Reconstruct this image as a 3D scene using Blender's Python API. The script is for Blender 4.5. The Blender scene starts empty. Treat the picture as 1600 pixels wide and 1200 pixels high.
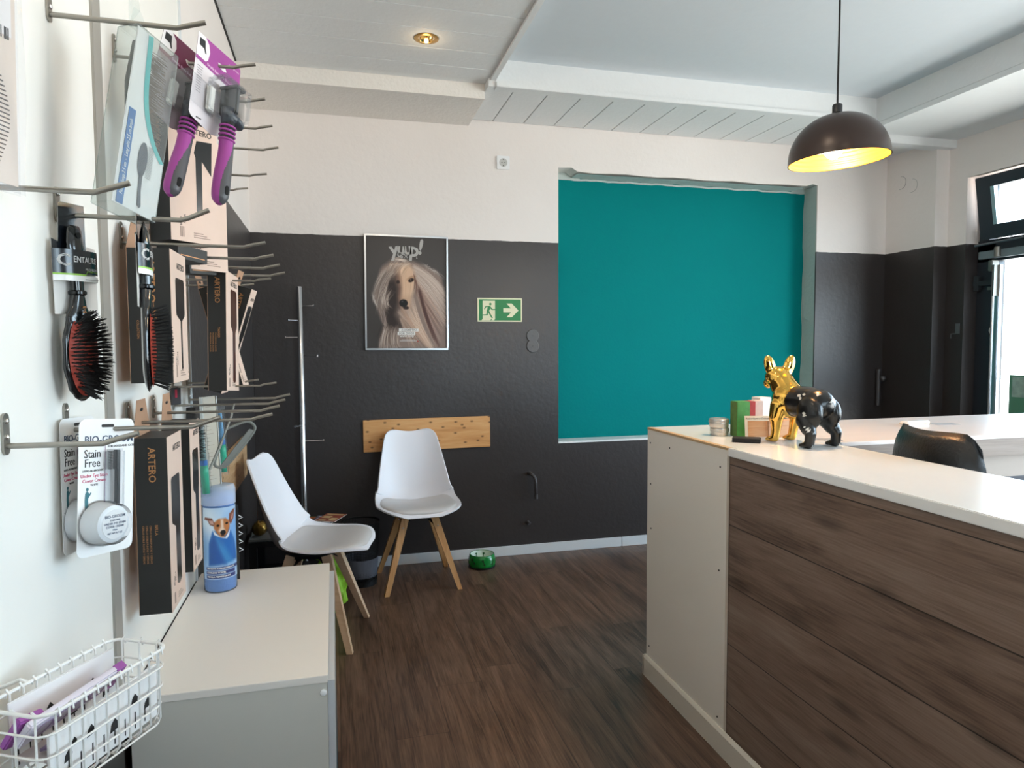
import bpy, bmesh, math, random
import numpy as np
from mathutils import Vector, Matrix, Euler, Quaternion
random.seed(7)
rng = np.random.default_rng(7)
SC = bpy.context.scene
COL = SC.collection
R = math.radians

# ------------------------------------------------------------ camera
cd = bpy.data.cameras.new('camera')
cam = bpy.data.objects.new('camera', cd)
COL.objects.link(cam)
cd.sensor_fit = 'HORIZONTAL'; cd.sensor_width = 36.0
cd.lens = 36.0 * 1068.34 / 1600.0
cd.clip_start = 0.02
YAW, PIT, ROL = 0.255338, 0.0571581, -0.0045023
CAMH = 1.36
cy, sy = math.cos(YAW), math.sin(YAW)
fwd = Vector((sy*math.cos(PIT), cy*math.cos(PIT), -math.sin(PIT)))
rgt = Vector((cy, -sy, 0)); up = rgt.cross(fwd)
r2 = rgt*math.cos(ROL) + up*math.sin(ROL); u2 = -rgt*math.sin(ROL) + up*math.cos(ROL)
m = Matrix((r2, u2, -fwd)).transposed().to_4x4()
m.translation = (0, 0, CAMH)
cam.matrix_world = m
SC.camera = cam

# ------------------------------------------------------------ world, light, exposure
SC.view_settings.view_transform = 'Standard'
SC.view_settings.look = 'None'
SC.view_settings.gamma = 1.0
SC.view_settings.use_curve_mapping = False
SC.view_settings.exposure = 1.45
try:
    SC.cycles.use_denoising = True
    SC.cycles.max_bounces = 10
    SC.cycles.diffuse_bounces = 6
    SC.cycles.glossy_bounces = 5
    SC.cycles.transparent_max_bounces = 24
    SC.cycles.caustics_reflective = False
    SC.cycles.caustics_refractive = False
    SC.cycles.sample_clamp_indirect = 6.0
except Exception:
    pass
w = bpy.data.worlds.new('daylight'); SC.world = w
w.use_nodes = True
nt = w.node_tree; nt.nodes.clear()
o_ = nt.nodes.new('ShaderNodeOutputWorld'); bg = nt.nodes.new('ShaderNodeBackground')
tc = nt.nodes.new('ShaderNodeTexCoord'); sx = nt.nodes.new('ShaderNodeSeparateXYZ')
mr = nt.nodes.new('ShaderNodeMapRange'); cr = nt.nodes.new('ShaderNodeValToRGB')
nt.links.new(tc.outputs['Generated'], sx.inputs[0]); nt.links.new(sx.outputs['Z'], mr.inputs['Value'])
mr.inputs['From Min'].default_value = -1; mr.inputs['From Max'].default_value = 1
nt.links.new(mr.outputs[0], cr.inputs[0])
el = cr.color_ramp.elements
el[0].position = 0.0; el[0].color = (0.62, 0.55, 0.49, 1)
el[1].position = 1.0; el[1].color = (0.60, 0.78, 1.0, 1)
e = el.new(0.47); e.color = (0.78, 0.71, 0.66, 1)
e = el.new(0.53); e.color = (0.80, 0.91, 1.0, 1)
nt.links.new(cr.outputs[0], bg.inputs['Color'])
bg.inputs['Strength'].default_value = WORLD_STRENGTH = 5.2
nt.links.new(bg.outputs[0], o_.inputs[0])

def area(name, loc, rot, sx_, sy_, power, col, portal=False):
    l = bpy.data.lights.new(name, 'AREA'); l.shape = 'RECTANGLE'; l.size = sx_; l.size_y = sy_
    l.energy = power; l.color = col
    o = bpy.data.objects.new(name, l); COL.objects.link(o); o.location = loc; o.rotation_euler = rot
    if portal: l.cycles.is_portal = True
    return o
# daylight through the glazed street side (right wall, x = 4.2) and the shop window behind the camera
area('street_portal_door', (4.32, 2.95, 1.25), (0, R(90), 0), 2.5, 1.5, 1, (1, 1, 1), True)
area('street_portal_shopfront', (4.32, 0.35, 1.35), (0, R(90), 0), 2.2, 3.0, 1, (1, 1, 1), True)
area('shop_window_portal', (2.6, -3.1, 1.65), (R(90), 0, R(180)), 1.5, 1.8, 1, (1, 1, 1), True)

# ------------------------------------------------------------ materials
MATS = {}
def srgb(c):
    return tuple(((x/255)/12.92 if x/255 <= 0.04045 else ((x/255+0.055)/1.055)**2.4) for x in c)
def mat(name, col, rough=0.5, metal=0.0, noise=0.0, nscale=20.0, bump=0.0, bscale=60.0, spec=0.5,
        trans=0.0, emit=None, estr=0.0, stretch=None, coat=0.0, alpha=1.0):
    if name in MATS: return MATS[name]
    m = bpy.data.materials.new(name); m.use_nodes = True
    n = m.node_tree; b = n.nodes['Principled BSDF']
    c = srgb(col) + (1,)
    b.inputs['Base Color'].default_value = c
    b.inputs['Roughness'].default_value = rough
    b.inputs['Metallic'].default_value = metal
    b.inputs['Specular IOR Level'].default_value = spec
    b.inputs['Coat Weight'].default_value = coat
    if trans: b.inputs['Transmission Weight'].default_value = trans
    if emit:
        b.inputs['Emission Color'].default_value = srgb(emit) + (1,); b.inputs['Emission Strength'].default_value = estr
    t = n.nodes.new('ShaderNodeTexCoord'); mp = n.nodes.new('ShaderNodeMapping')
    n.links.new(t.outputs['Object'], mp.inputs[0])
    if stretch: mp.inputs['Scale'].default_value = stretch
    if noise > 0:
        nz = n.nodes.new('ShaderNodeTexNoise'); nz.inputs['Scale'].default_value = nscale; nz.inputs['Detail'].default_value = 5
        n.links.new(mp.outputs[0], nz.inputs[0])
        mx = n.nodes.new('ShaderNodeMix'); mx.data_type = 'RGBA'
        mx.inputs[6].default_value = tuple(max(0, x*(1-noise)) for x in c[:3]) + (1,)
        mx.inputs[7].default_value = tuple(min(1, x*(1+noise)) for x in c[:3]) + (1,)
        n.links.new(nz.outputs[0], mx.inputs[0]); n.links.new(mx.outputs[2], b.inputs['Base Color'])
    if bump > 0:
        nb = n.nodes.new('ShaderNodeTexNoise'); nb.inputs['Scale'].default_value = bscale; nb.inputs['Detail'].default_value = 4
        n.links.new(mp.outputs[0], nb.inputs[0])
        bp = n.nodes.new('ShaderNodeBump'); bp.inputs['Strength'].default_value = bump; bp.inputs['Distance'].default_value = 0.01
        n.links.new(nb.outputs[0], bp.inputs['Height']); n.links.new(bp.outputs[0], b.inputs['Normal'])
    MATS[name] = m
    return m

def clear_mat(name, tint=(255, 255, 255), cover=0.12, rough=0.08, gloss=0.25):
    """thin clear plastic or glass: mostly see-through, with a sheen and a faint film colour"""
    if name in MATS: return MATS[name]
    m = bpy.data.materials.new(name); m.use_nodes = True
    n = m.node_tree; n.nodes.clear()
    out = n.nodes.new('ShaderNodeOutputMaterial')
    tr = n.nodes.new('ShaderNodeBsdfTransparent')
    tr.inputs[0].default_value = srgb(tint) + (1,)
    df = n.nodes.new('ShaderNodeBsdfDiffuse'); df.inputs[0].default_value = srgb(tint) + (1,)
    gl = n.nodes.new('ShaderNodeBsdfGlossy'); gl.inputs['Roughness'].default_value = rough
    fr = n.nodes.new('ShaderNodeLayerWeight'); fr.inputs[0].default_value = gloss*0.35
    m1 = n.nodes.new('ShaderNodeMixShader'); m1.inputs[0].default_value = cover
    m2 = n.nodes.new('ShaderNodeMixShader')
    n.links.new(tr.outputs[0], m1.inputs[1]); n.links.new(df.outputs[0], m1.inputs[2])
    n.links.new(fr.outputs['Fresnel'], m2.inputs[0]); n.links.new(m1.outputs[0], m2.inputs[1]); n.links.new(gl.outputs[0], m2.inputs[2])
    n.links.new(m2.outputs[0], out.inputs[0])
    MATS[name] = m
    return m

def wall_mat():
    """white plaster above, charcoal paint up to 2.015 m, uneven brushed edge"""
    m = bpy.data.materials.new('two_tone_wall_paint'); m.use_nodes = True
    n = m.node_tree; b = n.nodes['Principled BSDF']; L = n.links.new
    g = n.nodes.new('ShaderNodeNewGeometry'); s = n.nodes.new('ShaderNodeSeparateXYZ'); L(g.outputs['Position'], s.inputs[0])
    nz = n.nodes.new('ShaderNodeTexNoise'); nz.inputs['Scale'].default_value = 14; nz.inputs['Detail'].default_value = 3; L(g.outputs['Position'], nz.inputs[0])
    ma = n.nodes.new('ShaderNodeMath'); ma.operation = 'MULTIPLY_ADD'; L(nz.outputs[0], ma.inputs[0]); ma.inputs[1].default_value = 0.008; L(s.outputs['Z'], ma.inputs[2])
    gt = n.nodes.new('ShaderNodeMath'); gt.operation = 'GREATER_THAN'; L(ma.outputs[0], gt.inputs[0]); gt.inputs[1].default_value = 2.018
    n2 = n.nodes.new('ShaderNodeTexNoise'); n2.inputs['Scale'].default_value = 2.2; n2.inputs['Detail'].default_value = 6; L(g.outputs['Position'], n2.inputs[0])
    dk = n.nodes.new('ShaderNodeMix'); dk.data_type = 'RGBA'; L(n2.outputs[0], dk.inputs[0])
    dk.inputs[6].default_value = srgb((47, 43, 43)) + (1,); dk.inputs[7].default_value = srgb((57, 52, 51)) + (1,)
    wh = n.nodes.new('ShaderNodeMix'); wh.data_type = 'RGBA'; L(n2.outputs[0], wh.inputs[0])
    wh.inputs[6].default_value = srgb((226, 219, 214)) + (1,); wh.inputs[7].default_value = srgb((236, 230, 226)) + (1,)
    mx = n.nodes.new('ShaderNodeMix'); mx.data_type = 'RGBA'; L(gt.outputs[0], mx.inputs[0]); L(dk.outputs[2], mx.inputs[6]); L(wh.outputs[2], mx.inputs[7])
    L(mx.outputs[2], b.inputs['Base Color'])
    rm = n.nodes.new('ShaderNodeMapRange'); L(gt.outputs[0], rm.inputs[0]); rm.inputs['To Min'].default_value = 0.40; rm.inputs['To Max'].default_value = 0.75
    L(rm.outputs[0], b.inputs['Roughness'])
    n3 = n.nodes.new('ShaderNodeTexNoise'); n3.inputs['Scale'].default_value = 38; n3.inputs['Detail'].default_value = 4; L(g.outputs['Position'], n3.inputs[0])
    n4 = n.nodes.new('ShaderNodeTexNoise'); n4.inputs['Scale'].default_value = 5; n4.inputs['Detail'].default_value = 3; L(g.outputs['Position'], n4.inputs[0])
    ad = n.nodes.new('ShaderNodeMath'); ad.operation = 'ADD'; L(n3.outputs[0], ad.inputs[0]); L(n4.outputs[0], ad.inputs[1])
    bp = n.nodes.new('ShaderNodeBump'); bp.inputs['Strength'].default_value = 0.22; bp.inputs['Distance'].default_value = 0.006
    L(ad.outputs[0], bp.inputs['Height']); L(bp.outputs[0], b.inputs['Normal'])
    return m

def wood(name, c0, c1, c2, axis='Y', plank=0.18, length=1.2, gap=0.0, rough=0.45, grain=1.0, knots=0.0, seamdark=0.35, bumps=0.2, off=(0, 0, 0), streak=9.0, knot_sc=(2.6, 5.5), fine=0.25):
    """planks running along `axis` (object coordinates), grain streaks, optional knots and seams"""
    if name in MATS: return MATS[name]
    m = bpy.data.materials.new(name); m.use_nodes = True
    n = m.node_tree; b = n.nodes['Principled BSDF']; L = n.links.new
    t = n.nodes.new('ShaderNodeTexCoord'); mp = n.nodes.new('ShaderNodeMapping'); L(t.outputs['Object'], mp.inputs[0])
    mp.inputs['Location'].default_value = off
    s = n.nodes.new('ShaderNodeSeparateXYZ'); L(mp.outputs[0], s.inputs[0])
    AX = {'X': ('X', 'Y'), 'Y': ('Y', 'X'), 'YZ': ('Y', 'Z'), 'XZ': ('X', 'Z'), 'ZX': ('Z', 'X')}[axis]
    al, ac = s.outputs[AX[0]], s.outputs[AX[1]]
    def M(op, a, b_=None, c=None):
        q = n.nodes.new('ShaderNodeMath'); q.operation = op
        for i, v in enumerate((a, b_, c)):
            if v is None: continue
            if isinstance(v, (int, float)): q.inputs[i].default_value = v
            else: L(v, q.inputs[i])
        return q.outputs[0]
    row = M('FLOOR', M('DIVIDE', ac, plank))
    fr = M('FRACT', M('DIVIDE', ac, plank))
    wn = n.nodes.new('ShaderNodeTexWhiteNoise'); wn.noise_dimensions = '1D'; L(row, wn.inputs['W'])
    sh = M('ADD', M('DIVIDE', al, length), wn.outputs['Value'])
    cell = M('FLOOR', sh); fl = M('FRACT', sh)
    w2 = n.nodes.new('ShaderNodeTexWhiteNoise'); w2.noise_dimensions = '2D'
    cb = n.nodes.new('ShaderNodeCombineXYZ'); L(row, cb.inputs[0]); L(cell, cb.inputs[1]); L(cb.outputs[0], w2.inputs['Vector'])
    # grain
    gv = n.nodes.new('ShaderNodeCombineXYZ')
    L(M('MULTIPLY_ADD', w2.outputs['Value'], 13.0, M('MULTIPLY', al, 1.0*grain)), gv.inputs[0])
    L(M('MULTIPLY_ADD', w2.outputs['Value'], 31.0, M('MULTIPLY', ac, streak*grain)), gv.inputs[1])
    g1 = n.nodes.new('ShaderNodeTexNoise'); g1.inputs['Scale'].default_value = 1.6; g1.inputs['Detail'].default_value = 7; g1.inputs['Roughness'].default_value = 0.62; g1.inputs['Distortion'].default_value = 0.9
    L(gv.outputs[0], g1.inputs[0])
    gv2 = n.nodes.new('ShaderNodeCombineXYZ')
    L(M('MULTIPLY', al, 5.0), gv2.inputs[0]); L(M('MULTIPLY', ac, 130.0), gv2.inputs[1])
    g2 = n.nodes.new('ShaderNodeTexNoise'); g2.inputs['Scale'].default_value = 1.5; g2.inputs['Detail'].default_value = 4; L(gv2.outputs[0], g2.inputs[0])
    f = M('ADD', M('MULTIPLY', g1.outputs[0], 1-fine), M('MULTIPLY', g2.outputs[0], fine))
    f = M('ADD', f, M('MULTIPLY', M('SUBTRACT', w2.outputs['Value'], 0.5), 0.09))
    rp = n.nodes.new('ShaderNodeValToRGB'); L(f, rp.inputs[0])
    e = rp.color_ramp.elements
    e[0].position = 0.32; e[0].color = srgb(c0) + (1,); e[1].position = 0.68; e[1].color = srgb(c2) + (1,)
    q = e.new(0.48); q.color = srgb(c1) + (1,)
    colr = rp.outputs[0]
    if knots > 0:
        kv = n.nodes.new('ShaderNodeCombineXYZ'); L(M('MULTIPLY', al, knot_sc[0]), kv.inputs[0]); L(M('MULTIPLY', ac, knot_sc[1]), kv.inputs[1])
        vo = n.nodes.new('ShaderNodeTexVoronoi'); vo.inputs['Scale'].default_value = 1.7; vo.inputs['Randomness'].default_value = 1.0; vo.voronoi_dimensions = '2D'; L(kv.outputs[0], vo.inputs['Vector'])
        k = n.nodes.new('ShaderNodeMapRange'); L(vo.outputs['Distance'], k.inputs[0]); k.inputs['From Min'].default_value = 0.03; k.inputs['From Max'].default_value = 0.13
        k.inputs['To Min'].default_value = knots; k.inputs['To Max'].default_value = 0
        mk = n.nodes.new('ShaderNodeMix'); mk.data_type = 'RGBA'; L(k.outputs[0], mk.inputs[0]); L(colr, mk.inputs[6]); mk.inputs[7].default_value = tuple(x*0.22 for x in srgb(c0)) + (1,)
        colr = mk.outputs[2]
    if seamdark > 0:
        d1 = M('LESS_THAN', fr, 0.004/plank*0.8)
        d2 = M('LESS_THAN', fl, 0.0025/length*0.8)
        d = M('MULTIPLY', M('MAXIMUM', d1, d2), seamdark)
        ms = n.nodes.new('ShaderNodeMix'); ms.data_type = 'RGBA'; L(d, ms.inputs[0]); L(colr, ms.inputs[6]); ms.inputs[7].default_value = (0.008, 0.006, 0.005, 1)
        colr = ms.outputs[2]
    L(colr, b.inputs['Base Color'])
    b.inputs['Roughness'].default_value = rough
    bp = n.nodes.new('ShaderNodeBump'); bp.inputs['Strength'].default_value = bumps; bp.inputs['Distance'].default_value = 0.004
    L(f, bp.inputs['Height']); L(bp.outputs[0], b.inputs['Normal'])
    MATS[name] = m
    return m

def vcol_mat(name, rough=0.4, spec=0.5, coat=0.0):
    if name in MATS: return MATS[name]
    m = bpy.data.materials.new(name); m.use_nodes = True
    n = m.node_tree; b = n.nodes['Principled BSDF']
    a = n.nodes.new('ShaderNodeVertexColor'); a.layer_name = 'print'
    n.links.new(a.outputs[0], b.inputs['Base Color'])
    b.inputs['Roughness'].default_value = rough; b.inputs['Specular IOR Level'].default_value = spec; b.inputs['Coat Weight'].default_value = coat
    MATS[name] = m
    return m

# ------------------------------------------------------------ mesh helpers
class MB:
    """collects shapes in one bmesh"""
    def __init__(s): s.b = bmesh.new(); s.mi = 0
    def _f(s, vs):
        try:
            f = s.b.faces.new(vs); f.material_index = s.mi; return f
        except ValueError: return None
    def box(s, x0, x1, y0, y1, z0, z1, M=None, bev=0.0):
        c = [(x0,y0,z0),(x1,y0,z0),(x1,y1,z0),(x0,y1,z0),(x0,y0,z1),(x1,y0,z1),(x1,y1,z1),(x0,y1,z1)]
        v = [s.b.verts.new((M @ Vector(p)) if M else p) for p in c]
        fs = [s._f([v[i] for i in q]) for q in ((0,3,2,1),(4,5,6,7),(0,1,5,4),(1,2,6,5),(2,3,7,6),(3,0,4,7))]
        if bev > 0:
            es = set(e for f in fs if f for e in f.edges)
            r = bmesh.ops.bevel(s.b, geom=list(es), offset=bev, segments=2, affect='EDGES', clamp_overlap=True)
            for f in r['faces']: f.material_index = s.mi
        return s
    def bar(s, p, q, w, h=None, w2=None, up=(0,0,1)):
        """rectangular bar from p to q, optionally tapering to w2"""
        p, q = Vector(p), Vector(q); h = h or w; w2 = w2 or w; h2 = h*w2/w
        d = (q-p).normalized(); a = d.cross(Vector(up))
        if a.length < 1e-4: a = d.cross(Vector((1,0,0)))
        a.normalize(); c = a.cross(d)
        vs = []
        for P, W, H_ in ((p,w,h),(q,w2,h2)):
            for i, j in ((-1,-1),(1,-1),(1,1),(-1,1)): vs.append(s.b.verts.new(P + a*i*W/2 + c*j*H_/2))
        for q_ in ((0,1,2,3),(7,6,5,4),(0,4,5,1),(1,5,6,2),(2,6,7,3),(3,7,4,0)): s._f([vs[i] for i in q_])
        return s
    def tube(s, pts, r, seg=8, closed=False, cap=True):
        pts = [Vector(p) for p in pts]; n = len(pts); rr = r if hasattr(r, '__len__') else [r]*n
        rings = []; prev = None
        for i, p in enumerate(pts):
            if closed: t = pts[(i+1) % n] - pts[i-1]
            else: t = pts[min(i+1, n-1)] - pts[max(i-1, 0)]
            t.normalize()
            if prev is None:
                a = t.orthogonal().normalized()
            else:
                a = (prev - t*prev.dot(t))
                a = a.normalized() if a.length > 1e-6 else t.orthogonal().normalized()
            prev = a; c = t.cross(a)
            rings.append([s.b.verts.new(p + (a*math.cos(2*math.pi*k/seg) + c*math.sin(2*math.pi*k/seg))*rr[i]) for k in range(seg)])
        m = n if closed else n-1
        for i in range(m):
            A, B = rings[i], rings[(i+1) % n]
            for k in range(seg): s._f([A[k], A[(k+1)%seg], B[(k+1)%seg], B[k]])
        if cap and not closed: s._f(rings[0][::-1]); s._f(rings[-1])
        return s
    def lathe(s, prof, seg=32, c=(0,0,0), axis='Z', M=None, closed=False):
        """prof: list of (radius, height)"""
        rings = []
        for r, z in prof:
            ring = []
            if r < 1e-6:
                p = {'Z': (0,0,z), 'X': (z,0,0), 'Y': (0,z,0)}[axis]
                p = Vector(p) + Vector(c); ring = [s.b.verts.new(M @ p if M else p)]
            else:
                for k in range(seg):
                    a = 2*math.pi*k/seg; x, y = r*math.cos(a), r*math.sin(a)
                    p = {'Z': (x,y,z), 'X': (z,x,y), 'Y': (y,z,x)}[axis]
                    p = Vector(p) + Vector(c); ring.append(s.b.verts.new(M @ p if M else p))
            rings.append(ring)
        prs = list(zip(rings, rings[1:]))
        if closed: prs.append((rings[-1], rings[0]))
        for A, B in prs:
            for k in range(seg):
                if len(A) == 1 and len(B) == 1: break
                if len(A) == 1: s._f([A[0], B[k], B[(k+1)%seg]])
                elif len(B) == 1: s._f([A[k], B[0], A[(k+1)%seg]])
                else: s._f([A[k], B[k], B[(k+1)%seg], A[(k+1)%seg]])
        return s
    def prism(s, pts, O, U, V, d):
        """polygon pts (u,v) in plane O+uU+vV extruded by vector d"""
        O, U, V, d = Vector(O), Vector(U), Vector(V), Vector(d)
        a = [s.b.verts.new(O + U*p[0] + V*p[1]) for p in pts]; b = [s.b.verts.new(O + U*p[0] + V*p[1] + d) for p in pts]
        s._f(a[::-1]); s._f(b)
        for i in range(len(pts)): j = (i+1) % len(pts); s._f([a[i], a[j], b[j], b[i]])
        return s
    def quad(s, *p):
        s._f([s.b.verts.new(Vector(q)) for q in p]); return s
    def grid(s, fn, nu, nv, closeu=False):
        vs = [[s.b.verts.new(fn(i/(nu if closeu else nu-1), j/(nv-1))) for j in range(nv)] for i in range(nu)]
        for i in range(nu if closeu else nu-1):
            for j in range(nv-1):
                k = (i+1) % nu
                s._f([vs[i][j], vs[k][j], vs[k][j+1], vs[i][j+1]])
        return s
    def ball(s, c, r, seg=12, rings=8, M=None):
        rx, ry, rz = r if hasattr(r, '__len__') else (r, r, r)
        res = bmesh.ops.create_uvsphere(s.b, u_segments=seg, v_segments=rings, radius=1.0)
        T = Matrix.Translation(c) @ (M or Matrix()) @ Matrix.Diagonal((rx, ry, rz, 1))
        bmesh.ops.transform(s.b, matrix=T, verts=res['verts'])
        for v in res['verts']:
            for f in v.link_faces: f.material_index = s.mi
        return s
    def mesh(s, name, mats, smooth=False, recalc=True):
        if recalc: bmesh.ops.recalc_face_normals(s.b, faces=s.b.faces)
        me = bpy.data.meshes.new(name); s.b.to_mesh(me); s.b.free()
        for m in (mats if isinstance(mats, (list, tuple)) else [mats]): me.materials.append(m)
        if smooth:
            me.polygons.foreach_set('use_smooth', [True]*len(me.polygons))
            if smooth != 'all':
                try: me.set_sharp_from_angle(angle=R(38))
                except Exception: pass
        return me
    def build(s, name, mats, parent=None, smooth=False, loc=None, rot=None, recalc=True):
        return link(name, s.mesh(name, mats, smooth, recalc), parent, loc, rot)
def link(name, me, parent=None, loc=None, rot=None):
    o = bpy.data.objects.new(name, me); COL.objects.link(o)
    if parent: o.parent = parent
    if loc is not None: o.location = loc
    if rot is not None: o.rotation_euler = rot
    return o
def tag(o, label=None, cat=None, group=None, kind=None):
    if label: o['label'] = label
    if cat: o['category'] = cat
    if group: o['group'] = group
    if kind: o['kind'] = kind
    return o
def thing(name, label, cat, loc=(0,0,0), rot=(0,0,0), group=None):
    o = bpy.data.objects.new(name, None); COL.objects.link(o)
    o.empty_display_size = 0.05
    o.location = loc; o.rotation_euler = rot
    return tag(o, label, cat, group)
def struct(name, mb, mats, smooth=False, label=None):
    o = mb.build(name, mats, None, smooth); tag(o, label, None, None, 'structure'); return o
def copy_tree(o, parent=None):
    c = o.copy(); COL.objects.link(c)
    if parent: c.parent = parent
    for ch in list(o.children): copy_tree(ch, c)
    return c
def evaluated(o):
    dg = bpy.context.evaluated_depsgraph_get(); dg.update()
    me = bpy.data.meshes.new_from_object(o.evaluated_get(dg))
    return me
def with_mods(name, me, mods, parent=None, loc=None, rot=None):
    """apply modifiers and keep the resulting mesh"""
    t = bpy.data.objects.new('tmp', me); COL.objects.link(t)
    for typ, kw in mods:
        md = t.modifiers.new(typ, typ)
        for k, v in kw.items(): setattr(md, k, v)
    r = evaluated(t); bpy.data.objects.remove(t)
    r.name = name
    return link(name, r, parent, loc, rot)
FONT_CACHE = {}
def text(body, size, mt, parent, O, right, upv, name='lettering', ext=0.0002, align='CENTER', bold=0.0, sx=1.0, shear=0.0, label=None, spacing=1.0):
    cu = bpy.data.curves.new('t', 'FONT'); cu.body = body; cu.size = size; cu.extrude = ext; cu.offset = bold*size
    cu.align_x = align; cu.align_y = 'CENTER'; cu.resolution_u = 2; cu.shear = shear; cu.space_character = spacing
    t = bpy.data.objects.new('t', cu); COL.objects.link(t)
    me = evaluated(t); bpy.data.objects.remove(t)
    rv, uv = Vector(right).normalized(), Vector(upv).normalized(); nv = rv.cross(uv)
    T = Matrix((rv*sx, uv, nv)).transposed().to_4x4(); T.translation = Vector(O)
    me.transform(T); me.materials.clear(); me.materials.append(mt); me.name = name
    o = link(name, me, parent)
    if label: o['label'] = label
    return o

# ------------------------------------------------------------ little picture painter (for printed surfaces)
class Pic:
    def __init__(s, w, h, bg):
        s.w, s.h = w, h; s.a = np.zeros((h, w, 3)); s.a[:] = np.array(bg)/255.
        s.Y, s.X = np.mgrid[0:h, 0:w]; s.X = (s.X+.5)/w; s.Y = (s.Y+.5)/h
        s.asp = w/h
    def blend(s, m, c):
        m = np.clip(m, 0, 1)[..., None]; s.a = s.a*(1-m) + m*np.array(c)/255.
    def poly(s, pts, c, al=1.0, soft=0.004):
        x, y = s.X, s.Y; ins = np.zeros_like(x, bool); d = np.full(x.shape, 9.)
        n = len(pts)
        for i in range(n):
            x0, y0 = pts[i]; x1, y1 = pts[(i+1) % n]
            cnd = ((y0 > y) != (y1 > y))
            with np.errstate(divide='ignore', invalid='ignore'):
                xi = (x1-x0)*(y-y0)/((y1-y0) if y1 != y0 else 1e-9) + x0
            ins ^= cnd & (x < xi)
            dx, dy = x1-x0, (y1-y0); L2 = dx*dx+dy*dy+1e-12
            t = np.clip(((x-x0)*dx+(y-y0)*dy)/L2, 0, 1)
            d = np.minimum(d, np.hypot((x-x0-t*dx), (y-y0-t*dy)))
        sd = np.where(ins, d, -d)
        s.blend(np.clip(sd/soft*0.5+0.5, 0, 1)*al, c)
    def ell(s, cx, cy_, rx, ry, c, al=1.0, soft=0.15, ang=0):
        dx, dy = s.X-cx, s.Y-cy_; ca, sa = math.cos(ang), math.sin(ang)
        u = (dx*ca+dy*sa)/rx; v = (-dx*sa+dy*ca)/ry; r = np.hypot(u, v)
        s.blend(np.clip((1-r)/soft+0.5, 0, 1)*al, c)
    def stroke(s, pts, wd, c, al=0.5):
        """curve through pts (Catmull-Rom), thin tapered hair stroke"""
        P = np.array(pts, float)
        if len(P) == 3:
            t = np.linspace(0, 1, 34)[:, None]; q = (1-t)**2*P[0] + 2*t*(1-t)*P[1] + t*t*P[2]
        else:
            t = np.linspace(0, 1, 40)[:, None]; q = (1-t)**3*P[0] + 3*t*(1-t)**2*P[1] + 3*t*t*(1-t)*P[2] + t**3*P[3]
        c = np.array(c)/255.
        k = max(1, int(math.ceil(wd*s.w*1.2)))
        for i, (x, y) in enumerate(q):
            px, py = x*s.w, y*s.h; f = 1-abs(2*i/len(q)-1)*0.7
            x0, y0 = int(px), int(py)
            for yy in range(max(0, y0-k), min(s.h, y0+k+1)):
                for xx in range(max(0, x0-k), min(s.w, x0+k+1)):
                    g = math.exp(-((xx+.5-px)**2+(yy+.5-py)**2)/(2*(wd*s.w*.55)**2+.05))*al*f*0.5
                    s.a[yy, xx] = s.a[yy, xx]*(1-g) + c*g
def printed(name, pic, fn, mt, parent, loc=None, rot=None):
    """grid mesh coloured from a painted picture; fn(u,v) -> point, v down"""
    h, w = pic.h, pic.w
    us = (np.arange(w+1))/w; vs = np.arange(h+1)/h
    verts = [fn(u, v) for v in vs for u in us]
    faces = [(j*(w+1)+i, (j+1)*(w+1)+i, (j+1)*(w+1)+i+1, j*(w+1)+i+1) for j in range(h) for i in range(w)]
    me = bpy.data.meshes.new(name); me.from_pydata([tuple(p) for p in verts], [], faces)
    ca = me.color_attributes.new('print', 'FLOAT_COLOR', 'CORNER')
    a = pic.a; lin = np.where(a <= 0.04045, a/12.92, ((a+0.055)/1.055)**2.4)
    lin = np.concatenate([lin, np.ones((h, w, 1))], axis=2).reshape(-1, 4)
    ca.data.foreach_set('color', np.repeat(lin, 4, axis=0).ravel())
    me.materials.append(mt)
    me.polygons.foreach_set('use_smooth', [True]*len(me.polygons))
    return link(name, me, parent, loc, rot)
def rrect(x0, x1, y0, y1, r, n=5):
    p = []
    for cx, cy_, a0 in ((x1-r, y1-r, 0), (x0+r, y1-r, 90), (x0+r, y0+r, 180), (x1-r, y0+r, 270)):
        for i in range(n+1): a = R(a0+90*i/n); p.append((cx+r*math.cos(a), cy_+r*math.sin(a)))
    return p

# ============================================================ THE ROOM
WALL = wall_mat()
WHITE = mat('white_ceiling_paint', (226, 228, 228), 0.7, noise=0.02, bump=0.15, bscale=50)
PLASTER = mat('rough_white_plaster', (230, 226, 220), 0.85, noise=0.03, bump=0.3, bscale=60)
BACKY = 4.2255; XL = -0.45; XR = 3.96; YF = -3.0
FLOORM = wood('brown_vinyl_planks', (42, 29, 23), (92, 70, 57), (128, 102, 86), 'Y', 0.185, 1.25, rough=0.38, grain=1.15, fine=0.38, seamdark=0.55, bumps=0.16, streak=11)
struct('floor', MB().box(-2.2, 4.3, YF, BACKY+0.2, -0.06, 0), FLOORM)

# back wall with the bricked-up opening (recess) at x 1.415..3.355, z .723..2.455
ox0, ox1, oz0, oz1 = 1.415, 3.357, 0.723, 2.462
b = MB()
t0, t1 = BACKY, BACKY+0.135
b.box(XL-0.15, ox0, t0, t1, 0, 3.05); b.box(ox1, 4.4, t0, t1, 0, 3.05)
b.box(ox0, ox1, t0, t1, 0, oz0)
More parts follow.
